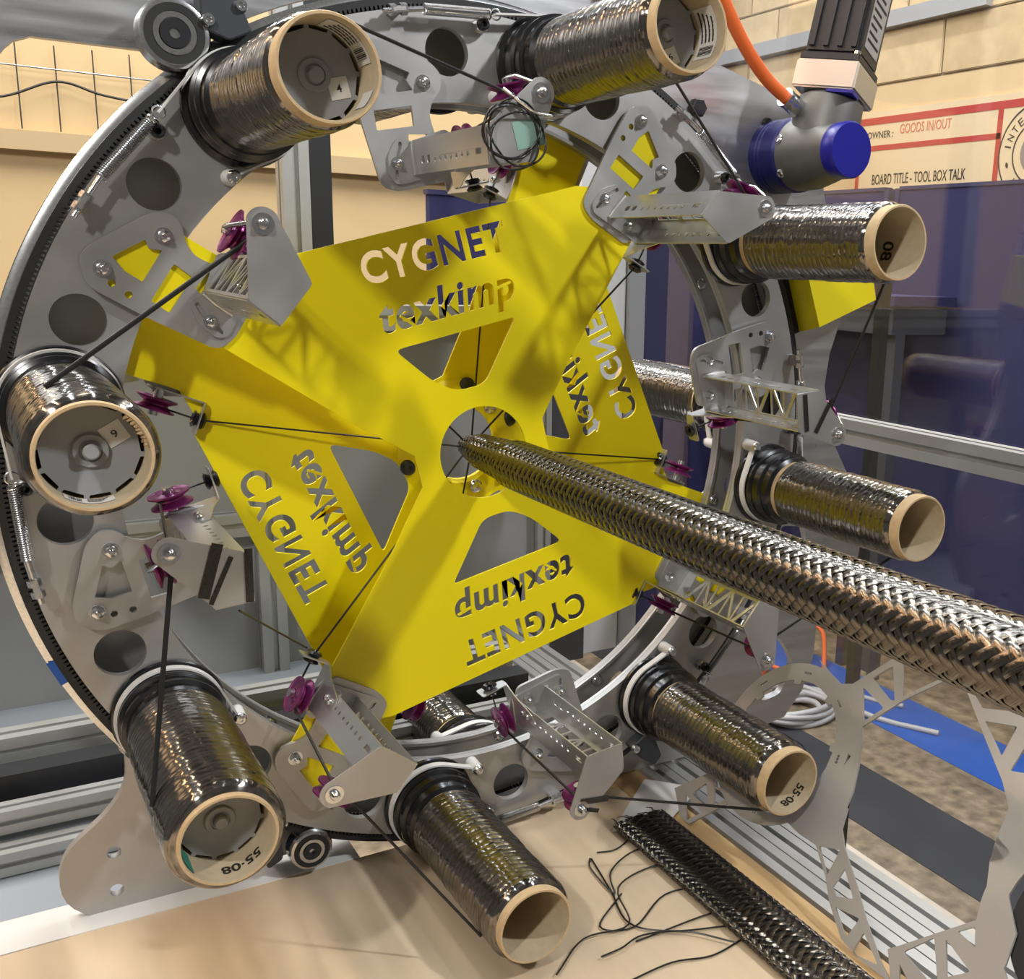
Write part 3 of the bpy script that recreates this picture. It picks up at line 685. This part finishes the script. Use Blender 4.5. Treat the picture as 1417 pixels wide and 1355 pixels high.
SPOOLS = [dict(wr=.0455, dz=.252, tag='4', z1=.283, lab=1), dict(wr=.047, dz=.25, tag='6', z1=.288, lab=1), dict(wr=.0458, dz=.16, tag=None, z1=.287, txt='08'), dict(wr=.0458, dz=.16, tag=None, z1=.287, txt=None),
          dict(wr=.047, dz=.17, tag=None, z1=.287, txt='55\u00b708'), dict(wr=.0475, dz=.20, tag=None, z1=.290), dict(wr=.0515, dz=.255, tag=None, z1=.294, txt='55\u00b708'), dict(wr=.0485, dz=.265, tag='9', z1=.294, lab=1)]
SL = ['carbon fibre spool at upper left, paper tag with the digit 4 inside its tube', 'carbon fibre spool at the top edge of the picture, barcode label inside its tube', 'carbon fibre spool pointing right, in front of the yellow guard and below the motor',
      'carbon fibre spool just above the braided mandrel at the right', 'carbon fibre spool at lower right, just below the mandrel, number printed inside its tube', 'lowest carbon fibre spool, over the plywood table',
      'thick carbon fibre spool at lower left, number printed inside its tube', 'carbon fibre spool at the left edge, tag with the digit 9 inside its frayed tube']
def make_spool(k, s):
    t = thing('fibre_spool', SL[k], 'spool', Rz(PHI[k]) @ T(R_S, 0, 0), 'carbon fibre spools on the front ring')
    obj('drum', drum_me, t); tb = obj('cardboard_tube', tube_me(CARDB), t)
    obj('winding', winding_me(s['wr'], .058 if k not in (2, 3) else .062, s['z1'], k), t)
    hd = obj('hub_disc', disc_me, t, T(0, 0, s['dz']) @ Rz(17 * k)); obj('bushing', bush_me, hd)
    st = obj('brake_strap', strap, t); obj('strap_post', stand_me, st, T(sb.x, sb.y, 0)); obj('screw', button_me, st, T(sb.x, sb.y, .014) @ Matrix.Scale(.8, 4))
    ia = -PHI[k]                                   # undo the sector's turn: angles below are in the picture's frame
    if s.get('tag'):
        lb = obj('paper_tag', box(-.0085, .0085, -.0085, .0085, 0, .0005, PAPER), t, T(*pol(.0215, ia + (-22 if k == 0 else 35 if k == 7 else -70)), s['dz'] + .004) @ Rz(ia + (15 if k == 0 else 30)))
        obj('digit', text_mesh(s['tag'], .0042, .0062, INK, .0002, offset=.01), lb, T(0, 0, .0005))
    if s.get('txt'):
        obj('print', bent_text(s['txt'], .0385, .276 if k != 2 else .235, D(ia + {2: 5, 4: -28, 6: -42}[k]), .0165 if k != 2 else .024, INK), tb)
    if s.get('lab'):
        a0, a1 = {0: (15, 85), 1: (-35, 40), 7: (-125, -70)}[k]
        l_ = obj('paper_label', curved_label(.0385, .258 if k != 7 else .272, .288, ia + a0, ia + a1, PAPER), tb)
        for q in range(7): obj('barcode_line', curved_label(.0381, .262 if k != 7 else .275, .285, ia + a0 + 6 + q * 2.2, ia + a0 + 6 + q * 2.2 + (1.3 if q % 3 else .7), INK, 2), l_)
        for q in range(4): obj('text_line', curved_label(.0381, .263 + q * .006 if k != 7 else .274 + q * .003, .265 + q * .006 if k != 7 else .275 + q * .003, ia + a0 + 26, ia + a1 - 5 - 3 * q, INK, 6), l_)
    if k == 0:
        obj('tape_scrap', curved_label(.0384, .27, .294, ia - 42, ia - 18, PAPER), tb)
    if k == 6:
        obj('tape_scrap', curved_label(.0384, .262, .296, ia - 165, ia - 140, mat('green_scrap', (.03, .22, .15), 0, .5)), tb)
    if k == 7:                                      # frayed paper at the mouth
        for q in range(9):
            a = D(ia + 10 + q * 5); p0 = Vector((.0385 * math.cos(a), .0385 * math.sin(a), .297)); p1 = p0 * .93; p1.z = .290 + .006 * rng.random(); p2 = p0 * (.88 + .05 * rng.random()); p2.z = .286 + .012 * rng.random()
            obj('paper_shred', tube([p0, p1, p2], [.0016, .0014, .0005], CARDB, 5), tb)
    return t
spools = [make_spool(k, s) for k, s in enumerate(SPOOLS)]
RL = {0: 'rear spool seen left of the right bracket, pointing away', 6: 'rear spool glimpsed under the upper left spool, pointing away', 2: 'rear spool under the lower edge of the front yellow plate, pointing away', 4: 'rear spool behind the left spool, nearly hidden by the ring'}
for i in RL:
    rs = thing('fibre_spool', RL[i], 'spool', REAR @ Rz(PHI[i]) @ T(R_S, 0, 0), 'carbon fibre spools on the rear ring')
    src = spools[3]
    for ch in src.children:
        c = ch.copy(); COL.objects.link(c); c.parent = rs
        for g in ch.children: d = g.copy(); COL.objects.link(d); d.parent = c

# springs -----------------------------------------------------------
def coil(p0, p1, r, wire, turns, m):
    p0 = Vector(p0); p1 = Vector(p1); fr = axisframe(p0, p1 - p0); L = (p1 - p0).length; n = turns * 10
    return tube([fr @ Vector((r * math.cos(2 * PI * i / 10), r * math.sin(2 * PI * i / 10), L * i / n)) for i in range(n + 1)], wire, m, 4, 60)
def make_spring():
    t = thing('tension_spring', '', 'spring')
    zc = .008; P = lambda r, a: Vector((*pol(r, a), zc))
    obj('coil', coil(P(.4975, 9.4), P(.4975, 18.2), .0056, .0009, 34, STEEL), t)
    hk = [P(.4985, 8.5) + Vector((.0, 0, 0)) + Vector((.006 * math.cos(x), .006 * math.sin(x), 0)) for x in np.linspace(0, 2 * PI, 14)]
    obj('hook', tube(hk, .0009, STEEL, 5), t)
    st = obj('stud', tube([P(.4975, 18.2), P(.498, 23.5)], .0028, STEEL, 10), t)
    d = (P(.498, 23.5) - P(.4975, 18.2)).normalized()
    for a in (20.9, 22.3): obj('nut', moved(lathe([(.0029, -.0035), (.0065, -.0035), (.0065, .0035), (.0029, .0035)], STEEL, 6, 25, close=True), axisframe(P(.498, a), d)), t)
    obj('anchor', box(-.008, .008, -.003, .003, -.018, .008, ALU, .001), t, T(*pol(.498, 21.6), .006) @ Rz(111.6))
    po = obj('post', lathe([(0, -.018), (.0085, -.018), (.0085, .001), (.0075, .003), (0, .003)], STEEL, 20), t, T(*pol(.487, 10), 0))
    obj('post_cap', lathe([(.003, .003), (.003, .008), (.005, .010), (.0065, .007), (.0065, .003)], SATIN_BLACK, 18), po)
    return t
SPL = ['tension spring beside the upper left spool', 'tension spring along the top rim between two spools', 'tension spring behind the purple pulley at upper right', 'tension spring upright at the right bracket', 'tension spring at lower right behind the mandrel', 'tension spring at the bottom right of the lowest spool', 'tension spring hidden beside the lower left spool', 'tension spring at the left edge below the left spool']
spring = make_spring()
for k in range(8):
    o = place(spring, k > 0, Rz(PHI[k]), SPL[k]); o['group'] = 'springs on the front ring'

# tows --------------------------------------------------------------
def tow_pts(wr, zs):
    c = Vector(pol(R_S, 20.3)); pa = Vector((.393, -.056)); d = (pa - c).normalized(); n = Vector((-d.y, d.x)); n = n if n.x > 0 else -n
    s = c + (n * math.cos(D(22)) + d * math.sin(D(22))) * (wr + .0015)
    return [(s.x, s.y, zs), (.390, -.046, .186), (.386, -.058, .186)], [(.386, -.058, .186), (.383, -.066, .176), (.364, -.072, .016), (.352, -.072, .0145)], [(.352, -.070, .0145), (.340, -.071, -.010), (.306, -.072, -.0085), (.0105, -.003, -.047)]
TL = ['black tow from the left spool up to the upper left pulley', 'black tow from the upper left spool to the top pulley', 'black tow from the top spool to the upper right pulley', 'black tow from the right spool down to the right bracket pulley',
      'black tow from the spool above the mandrel to the lower right pulley', 'black tow from the lower right spool across to the bottom pulley', 'black tow from the lowest spool up to the lower left pulley', 'black tow from the lower left spool straight up to the left pulley']
for k, th in enumerate(THB):
    s = SPOOLS[(k - 1) % 8]; zst = [.215, .27, .15, .25, .25, .27, .255, .235][k]
    a, b, c = tow_pts(s['wr'], zst)
    w1 = .0024 if k in (0, 7) else .0017
    # the brackets between the plate tabs are not threaded on to the hub
    me = merge(tube(a, w1, TOW, 6), tube(b, .0016, TOW, 6), *([tube(c, .0013, TOW, 6)] if k % 2 == 0 else [tube(c[:3], .0010, TOW, 6)]))
    top('fibre_tow', me, TL[k], 'fibre tow', Rz(th), 'tows of the front spools')
rear_tow = merge(tube([(.352, -.070, .0145), (.340, -.071, -.010), (.306, -.072, -.0085), (.0105, -.003, -.047)], .0012, TOW, 6))
for th, l in ((-30, 'thin black tow crossing the rear plate from the left eyelet'), (150, 'thin black tow crossing the rear plate from the right eyelet'), (60, 'thin black tow running down behind the upper window'), (-120, 'thin black tow running up to the hub from the bottom')):
    o = obj('fibre_tow', rear_tow); o.matrix_world = MB @ REAR @ Rz(th); tag(o, l, 'fibre tow', 'tows of the rear spools')

# ================================================================== braided mandrel
def braid(parent, cross, z0, z1, n, per, pitch, m, amp, fill=.93, taper=None, step=.004, na=5):
    """cross(a) -> ((x, y), (nx, ny)) by angle; helical ribbons over two, under two"""
    for fam in (1, -1):
        for i in range(n):
            N = int((z1 - z0) / step); v = []; f = []
            for k in range(N + 1):
                s = z0 + (z1 - z0) * k / N; q = 2 * n * (s - z0) / pitch
                arg = (PI / 2) * ((2 * i + q) if fam > 0 else (2 * i - q)) + PI / 4
                h = amp * max(-1, min(1, 1.6 * math.sin(arg))) * fam
                for j in range(na):
                    u = (j / (na - 1) - .5) * fill * 2 * PI / n
                    ang = 2 * PI * i / n + fam * 2 * PI * (s - z0) / pitch + u
                    sc_ = taper(s) if taper else 1.
                    (x, y), (nx, ny) = cross(ang)
                    hh = h - amp * .8 * (2 * j / (na - 1) - 1) ** 2
                    v.append((x * sc_ + nx * hh, y * sc_ + ny * hh, s))
            for k in range(N):
                for j in range(na - 1): f.append((k * na + j, k * na + j + 1, k * na + na + j + 1, k * na + na + j))
            bme = mesh('br', v, f, m, 60); set_uv(bme, [(1.41 * step * k, j * .0016 + i * .37) for k in range(N + 1) for j in range(na)]); obj('tow_strip', bme, parent)
RM = .0285
def tap(s):
    if s < -.01: return .42 + .33 * (s + .06) / .05 if s > -.06 else .42
    if s < .07: return .75 + .13 * (s + .01) / .08
    if s < .085: return .88 + .12 * (s - .07) / .015
    return 1.
md = thing('braided_mandrel', 'long carbon fibre braided tube running from the hub towards us at right', 'braided tube')
obj('core', lathe([(.0001, -.058)] + [(RM * .95 * tap(z) - .0006, z) for z in np.linspace(-.058, 1.45, 90)] + [(.0001, 1.45)], SATIN_BLACK, 40), md)
braid(md, lambda a: ((RM * math.cos(a), RM * math.sin(a)), (math.cos(a), math.sin(a))), -.055, 1.45, 16, 0, .185, BRAID, .0006, taper=tap)

# flattened braided sleeve on the table
sl = thing('braided_sleeve', 'flattened braided carbon sleeve lying on the table at lower right', 'braided sleeve', frame((.187, YT + .0078, .085), (1, 0, 0), (0, 1, 0)))
def flat(a):
    c, s = math.cos(a), math.sin(a); e = .35
    x = .040 * math.copysign(abs(c) ** .8, c); y = .0052 * math.copysign(abs(s) ** .6, s); n = Vector((c * .15, s)).normalized(); return (x, y), (n.x, n.y)
braid(sl, flat, 0, .78, 16, 0, .185, BRAID, .0009, fill=.86)
obj('core', moved(box(-.036, .036, -.0035, .0035, .004, .78, SATIN_BLACK, .002), Matrix.Identity(4)), sl)
# frayed end and loose tows on the table
for k in range(16):
    x = -.036 + .072 * k / 15; yy = rng.uniform(-.004, .005); l = rng.uniform(.006, .02)
    obj('frayed_end', tube([(x, yy, .006), (x + rng.uniform(-.006, .006), yy + .001, -l * .5), (x + rng.uniform(-.012, .012), max(-.006, yy - .002), -l)], [.0014, .001, .0004], TOW, 5), sl)
LF = [[(883, 1148), (868, 1165), (850, 1178), (826, 1182)], [(940, 1170), (880, 1180), (845, 1210), (850, 1240), (818, 1205), (816, 1190)], [(960, 1195), (900, 1205), (855, 1235), (870, 1285), (808, 1305), (770, 1355)],
      [(985, 1225), (920, 1240), (878, 1285), (830, 1285), (860, 1240)], [(1010, 1285), (930, 1292), (870, 1280), (845, 1235), (818, 1190)], [(1018, 1310), (950, 1295), (890, 1300), (860, 1318), (832, 1330)],
      [(1030, 1300), (985, 1325), (930, 1335), (870, 1362)], [(1000, 1262), (960, 1275), (915, 1292), (880, 1305)]]
for k, l in enumerate(LF):
    pts = [at(u, v, y=YT) + Vector((0, .0015 + .004 * math.sin(3 * i + k) ** 2, 0)) for i, (u, v) in enumerate(l)]
    top('loose_tow', tube(spline(pts, 6), .0011, TOW, 5), 'loose black tow on the table, ' + ['nearest the cut end of the sleeve', 'hooked, second from the cut end of the sleeve', 'long one reaching the lower picture edge', 'short bent one in the middle of the tangle', 'long thin one curving under the tangle', 'thick one pointing left, low in the tangle', 'lowest one by the bottom edge', 'short one close beside the sleeve'][k], 'fibre tow', None, 'loose tows beside the sleeve')

_q = [at(u, v, y=YT + .001) for u, v in ((846, 1152), (892, 1078), (968, 1090), (930, 1132), (905, 1140))]
_me = plate([rounded([(q.x, -q.z) for q in _q], .004)], .0008, SHEET); _me.transform(Matrix.Rotation(-PI / 2, 4, 'X'))
top('paper_sheet', _me, 'white paper sheet on the table behind the cut end of the sleeve', 'paper', T(0, YT + .0002, 0))
# ================================================================== lattice stand leaning beside the table edge
LB = Vector((.245, YT + .001)); LD = Vector((.095, .137)).normalized(); LNn = Vector((LD.y, -LD.x))
def lat(u, v):
    """pixel -> (z, height) on the leaning plate"""
    d = CR.T @ np.array([(u - CX) / CF, (v - CY) / CF, 1.]); n = np.array([LNn.x, LNn.y, 0.]); o = np.array([LB.x, LB.y, 0.])
    t = (n @ (o - CC)) / (n @ d); q = CC + t * d
    return (q[2], float((Vector((q[0], q[1])) - LB).dot(LD)))
def latl(pts): return [lat(*q) for q in pts]
ls = thing('lattice_stand', 'thin laser-cut lattice plate with round collars, leaning by the table edge', 'metal plate', frame((LB.x, LB.y, 0), (0, 0, 1), (LD.x, LD.y, 0)))
c1 = lat(1083, 1027); r1 = abs(lat(1166, 1025)[0] - c1[0]); c2 = (lat(1400, 1240)[0] + r1 * .98, lat(1400, 1240)[1])
def collar(c, r, w_):
    o = []
    for k in range(8):
        a0 = k * 45
        for da, rr in ((0, r), (14, r), (15, r * .93), (22, r * .93), (23, r), (34, r)): o.append((c[0] + rr * math.cos(D(a0 + da)), c[1] + rr * math.sin(D(a0 + da))))
    me = plate([circ(*c, r + w_, 64), o] + [circ(c[0] + (r + w_ * .45) * math.cos(D(a + e)), c[1] + (r + w_ * .45) * math.sin(D(a + e)), .0022, 10) for a in range(10, 360, 45) for e in (-2.4, 0, 2.4)], .003, PALE_PLATE)
    return me
obj('collar', collar(c1, r1, .024), ls); obj('collar', collar(c2, r1, .026), ls)
def truss(a, b, w0, w1, n=3):
    """triangulated strut between two points in plate coordinates"""
    a = Vector(a); b = Vector(b); d = (b - a).normalized(); nn = Vector((-d.y, d.x)); L = (b - a).length
    q = lambda s, t: tuple(a + d * s * L + nn * t * (w0 + (w1 - w0) * s) / 2)
    lp = [[q(0, -1), q(1, -1), q(1, 1), q(0, 1)]]; e = .72
    for k in range(n):
        s0 = (k + .12) / n; s1 = (k + .88) / n
        up = 1 if k % 2 else -1
        lp.append(rounded([q(s0, -e * up), q(s1, -e * up), q((s0 + s1) / 2 + .14 / n, e * up * .8)], .003, 2))
        if k < n - 1: lp.append(rounded([q((s0 + s1) / 2 + .34 / n, e * up), q(s1 + .42 / n, e * up), q(s1 + .10 / n, -e * up * .45)], .003, 2))
    return plate(lp, .0028, PALE_PLATE, z0=.0001)
def cpx(pts): return [(q[0], max(q[1], .0005)) for q in latl([(937 + x / 2.823, 875 + y / 2.823) for x, y in pts])]
def strut(name, out, wins, z0=.0001): obj(name, plate([cpx(out)] + [rounded(cpx(w_), .0025, 2) for w_ in wins], .0028, PALE_PLATE, z0=z0), ls)
strut('strut', [(480, 720), (545, 830), (585, 960), (600, 1060), (645, 1200), (690, 1310), (725, 1400), (835, 1400), (800, 1290), (745, 1130), (705, 985), (660, 850), (648, 770), (672, 690), (600, 660)],
      [[(560, 838), (642, 852), (590, 955)], [(660, 925), (693, 1045), (625, 1035), (612, 1000)], [(622, 1075), (718, 1122), (665, 1198)], [(735, 1175), (788, 1302), (685, 1258)]])
strut('strut', [(1255, 800), (1226, 900), (1214, 1000), (1208, 1115), (1165, 1130), (870, 1228), (828, 1240), (828, 1400), (870, 1400), (875, 1300), (925, 1400), (1230, 1400), (1290, 1300), (1330, 1180), (1300, 1040), (1320, 880)],
      [[(1198, 1145), (1208, 1268), (1100, 1172)], [(1055, 1200), (1150, 1330), (1058, 1350)], [(890, 1250), (1010, 1195), (1022, 1370), (990, 1370)]])
strut('strut', [(560, 110), (640, 205), (690, 205), (850, 105), (905, 110), (1060, 188), (890, 268), (728, 372), (726, 450), (705, 520), (640, 430), (650, 300)],
      [[(732, 218), (812, 300), (732, 352)], [(768, 182), (848, 135), (855, 272), (838, 268)], [(888, 122), (1035, 185), (882, 255)]])
strut('strut', [(1128, 212), (1200, 400), (1275, 585), (1300, 690), (1272, 760), (1245, 830), (1228, 900), (1300, 920), (1420, 760), (1480, 500), (1420, 200), (1200, 190)],
      [[(1208, 350), (1335, 372), (1272, 488)], [(1158, 232), (1400, 240), (1380, 320), (1195, 300)], [(1305, 545), (1380, 425), (1400, 560)]])
strut('strut', [(-5, 612), (130, 552), (155, 575), (165, 620), (330, 560), (420, 640), (380, 700), (260, 640), (50, 752), (45, 770), (-5, 770)],
      [[(38, 635), (100, 708), (42, 738)], [(62, 632), (120, 590), (125, 690)], [(150, 600), (230, 640), (150, 680)]])
strut('gusset', [(330, 690), (480, 650), (600, 600), (690, 480), (722, 430), (715, 520), (692, 625), (660, 700), (642, 780), (540, 830), (480, 790), (430, 740)], [], .00015)
obj('dark_bearing', lathe([(r1 * .3, .004), (r1 * .3, .012), (r1 * .9, .012), (r1 * .9, .004)], SATIN_BLACK, 48, close=True), ls, T(c2[0], c2[1], -.014))

# ================================================================== drive: gearbox, elbow, motor, cable
GX, GY = .470, .385
gb = thing('gear_motor', 'geared motor with blue end cap and black motor body at upper right', 'motor', T(GX, GY, ZP + TP))
obj('flange_body', lathe([(0, 0), (.050, 0), (.050, .012), (.0485, .014), (.050, .016), (.050, .020), (.0485, .022), (.050, .024), (.050, .05), (.046, .055), (0, .055)], NAVYG, 48, 25), gb)
obj('gear_case', lathe([(.044, .052), (.048, .055), (.047, .085), (.040, .115), (.034, .135), (0, .135)], GEARM, 48), gb)
obj('end_cap', lathe([(0, .133), (.0355, .133), (.036, .136), (.036, .152), (.034, .155), (0, .155)], BLUE, 48), gb)
for a in (100, 160, 215, 40): obj('screw', moved(button_me, Matrix.Scale(.75, 4)), gb, T(*pol(.0465, a), .06) @ axisframe((0, 0, 0), (math.cos(D(a)), math.sin(D(a)), 0)))
E_ = T(.006, .012, .088) @ Rz(-13) @ Matrix.Scale(1.22, 4)
obj('elbow', moved(lathe([(0, 0), (.036, 0), (.038, .02), (.036, .045), (.028, .052), (0, .052)], GEARM, 40), Matrix.Rotation(-PI / 2, 4, 'X')), gb, E_)
ad = obj('adapter_block', box(-.036, .036, .050, .080, -.036, .036, ALU_BRIGHT, .002), gb, E_ @ Matrix.Rotation(D(28), 4, 'Y'))
obj('blue_shim', box(-.035, -.012, .0465, .050, .005, .035, BLUE), ad)
mo = obj('motor_body', box(-.0315, .0315, .088, .26, -.0315, .0315, SATIN_BLACK, .003), gb, E_ @ Matrix.Rotation(D(28), 4, 'Y'))
obj('motor_flange', box(-.034, .034, .080, .088, -.034, .034, SATIN_BLACK, .001), mo)
for x in (-.024, -.008, .008, .024): obj('fin', box(-.0345, -.0315, .095, .25, x - .003, x + .003, SATIN_BLACK), mo)
pl_ = obj('rating_plate', box(-.022, .022, .10, .20, .0316, .0322, mat('rating_label', (.38, .38, .38), .2, .4)), mo)
for q in range(11): obj('print_line', box(-.019, .019 - (q * 7 % 5) * .004, .108 + q * .008, .111 + q * .008, .0322, .0324, INK), pl_)
yl = obj('warning_label', box(-.0349, -.0346, .150, .172, -.006, .006, mat('label_yellow', (.7, .6, .2), 0, .5)), mo)
for x, z in ((-.028, .028), (.028, .028), (.028, -.028)): obj('screw', moved(lathe([(0, 0), (.004, 0), (.004, .004), (0, .005)], STEEL, 12), Matrix.Rotation(-PI / 2, 4, 'X')), mo, T(x, .088, z))
oc = thing('orange_cable', 'thick orange cable curving down into the gear motor', 'cable')
cp = [at(u, v, z=zz) for u, v, zz in ((900, -330, .02), (940, -180, .05), (978, -60, .06), (1003, 5, .055), (1030, 62, .045), (1060, 108, .035), (1088, 136, .03))]
obj('sheath', tube(spline(cp), .0085, ORANGE, 14), oc)
obj('connector', moved(lathe([(0, 0), (.013, 0), (.013, .006), (.0115, .007), (.0125, .012), (.0125, .028), (0, .028)], STEEL, 20), axisframe(at(1086, 134, z=.03), at(1122, 166, z=.025) - at(1086, 134, z=.03))), oc)
for q, s in enumerate(('B 4G1.5', 'DESINA')): pass

# yellow folded guard on the right of the frame
yg = thing('yellow_guard', 'small folded yellow guard under the right spool', 'guard', T(0, 0, -.05))
f1 = [at(1108, 335, z=.02), at(1204, 345, z=-.02), at(1212, 415, z=-.02), at(1134, 453, z=.02)]; f2 = [at(u, v, z=-.045) for u, v in ((1078, 335), (1104, 460))]
off = Vector((0, 0, .05)); v = [f1[0], f1[1], f1[2], f1[3], f2[0], f2[1]]; v = [q + off for q in v]; bk = [q + Vector((.003, .002, -.004)) for q in v]
v = v + bk
obj('sheet', mesh('yg', v, [(0, 3, 2, 1), (4, 5, 3, 0), (6, 7, 8, 9), (10, 6, 9, 11), (0, 1, 7, 6), (1, 2, 8, 7), (2, 3, 9, 8), (3, 5, 11, 9), (5, 4, 10, 11), (4, 0, 6, 10)], YEL, 20), yg)
e0 = f2[0] + off; e1 = f2[1] + off
obj('black_seal', bar(e0 + Vector((-.004, 0, 0)), e1 + Vector((-.004, 0, 0)), .01, .01, RUBBER), yg)

# ================================================================== small things on the brackets
def wrap_thread(th, pts, label, r=.0016, nm='thread_wrap'):
    top(nm, tube(spline(pts, 6), r, TOW, 6), label, 'thread', Rz(th))
# coil on the top bracket's end plate
cl = []
for i in range(90):
    a = i / 90 * 2 * PI * 4; rr = .027 + .004 * math.sin(i * .37)
    cl.append((.352 + rr * math.cos(a) + .004 * math.sin(i * .11), -.032 + rr * 1.05 * math.sin(a), .2045 + .0025 * math.sin(i * .9) + .002))
wrap_thread(105, cl, 'coil of thin black thread hanging on the top bracket end plate', .0011, 'thread_coil')
top('green_tape', box(.338, .364, -.066, -.034, .2017, .2021, TAPEG), 'pale green tape on the top bracket end plate', 'tape', Rz(105))
top('wire_hook', tube(spline([(.395, -.030, .207), (.370, -.055, .209), (.362, -.075, .208)]), .0017, STEEL, 6), 'short bare wire end sticking out of the thread coil', 'wire', Rz(105))
def band(th, p0, p1, wdt, label, z=.2022):
    p0 = Vector(p0); p1 = Vector(p1); L = (p1 - p0).length; me = box(0, L, -wdt / 2, wdt / 2, 0, .0008, TAPEB)
    me.transform(frame((p0.x, p0.y, z), (p1 - p0).to_3d(), (-(p1 - p0).y, (p1 - p0).x, 0))); top('tow_wrap', me, label, 'fibre tow', Rz(th))
band(-165, (.362, -.054), (.386, -.038), .011, 'wide black tow strip across the left bracket end plate') if 0 else None
band(-165, (.345, -.066), (.372, -.022), .010, 'wide black tow strip across the left bracket end plate')
band(-165, (.338, -.050), (.368, -.014), .004, 'narrow black tow strip on the left bracket end plate')
band(-165, (.322, -.052), (.336, -.003), .007, 'black tow strip round the far edge of the left bracket end plate')
band(-75, (.376, -.071), (.390, -.036), .007, 'black tow strip across the bottom bracket end plate')
band(-75, (.384, -.073), (.399, -.052), .005, 'second black tow strip by the bolt of the bottom bracket')
band(15, (.337, -.052), (.342, -.006), .006, 'black tow strip along the edge of the right bracket end plate')
band(15, (.350, -.058), (.383, -.024), .006, 'slanting black tow strip on the right bracket end plate')
top('thread_line', tube([at(331, 845, z=.19), at(425, 897, z=0.0)], .0011, TOW, 6), 'thin thread from the left bracket end plate down to the lower left eyelet', 'thread')
# cable coil on the floor behind the lattice
def floorcoil(name, label, u, v, r, n, wr, m, seed):
    c = at(u, v, y=-HZ); rg = random.Random(seed); pts = []
    for i in range(n * 14):
        a = i / 14 * 2 * PI; rr = r * (1 + .18 * math.sin(i * .23 + seed)); pts.append((c.x + rr * math.cos(a) + .02 * math.sin(i * .31), -HZ + wr + .012 * (i / 14) + .006 * math.sin(i), c.z + .75 * rr * math.sin(a)))
    pts += [(c.x + r * 1.6, -HZ + wr, c.z + r * 1.2), (c.x + r * 2.3, -HZ + wr, c.z + r * 2.6)]
    top(name, tube(spline(pts, 3), wr, m, 8), label, 'cable')
floorcoil('cable_coil', 'coil of grey cable on the floor behind the lattice collar', 1095, 990, .14, 4, .010, GREYC, 2)
floorcoil('cable_coil', 'small coil of grey cable on the floor beside the orange one', 1112, 962, .10, 3, .009, GREYC, 5)
floorcoil('cable_coil', 'orange cable bundle on the floor behind the lower right spool', 1010, 935, .13, 4, .009, ORANGE, 9)
top('orange_loop', tube(spline([at(1115, 940, y=-HZ), at(1120, 905, y=-HZ) + Vector((0, .10, 0)), at(1137, 908, y=-HZ) + Vector((0, .09, 0)), at(1140, 935, y=-HZ)]), .009, ORANGE, 8), 'orange cable loop standing up at the end of the coil', 'cable')
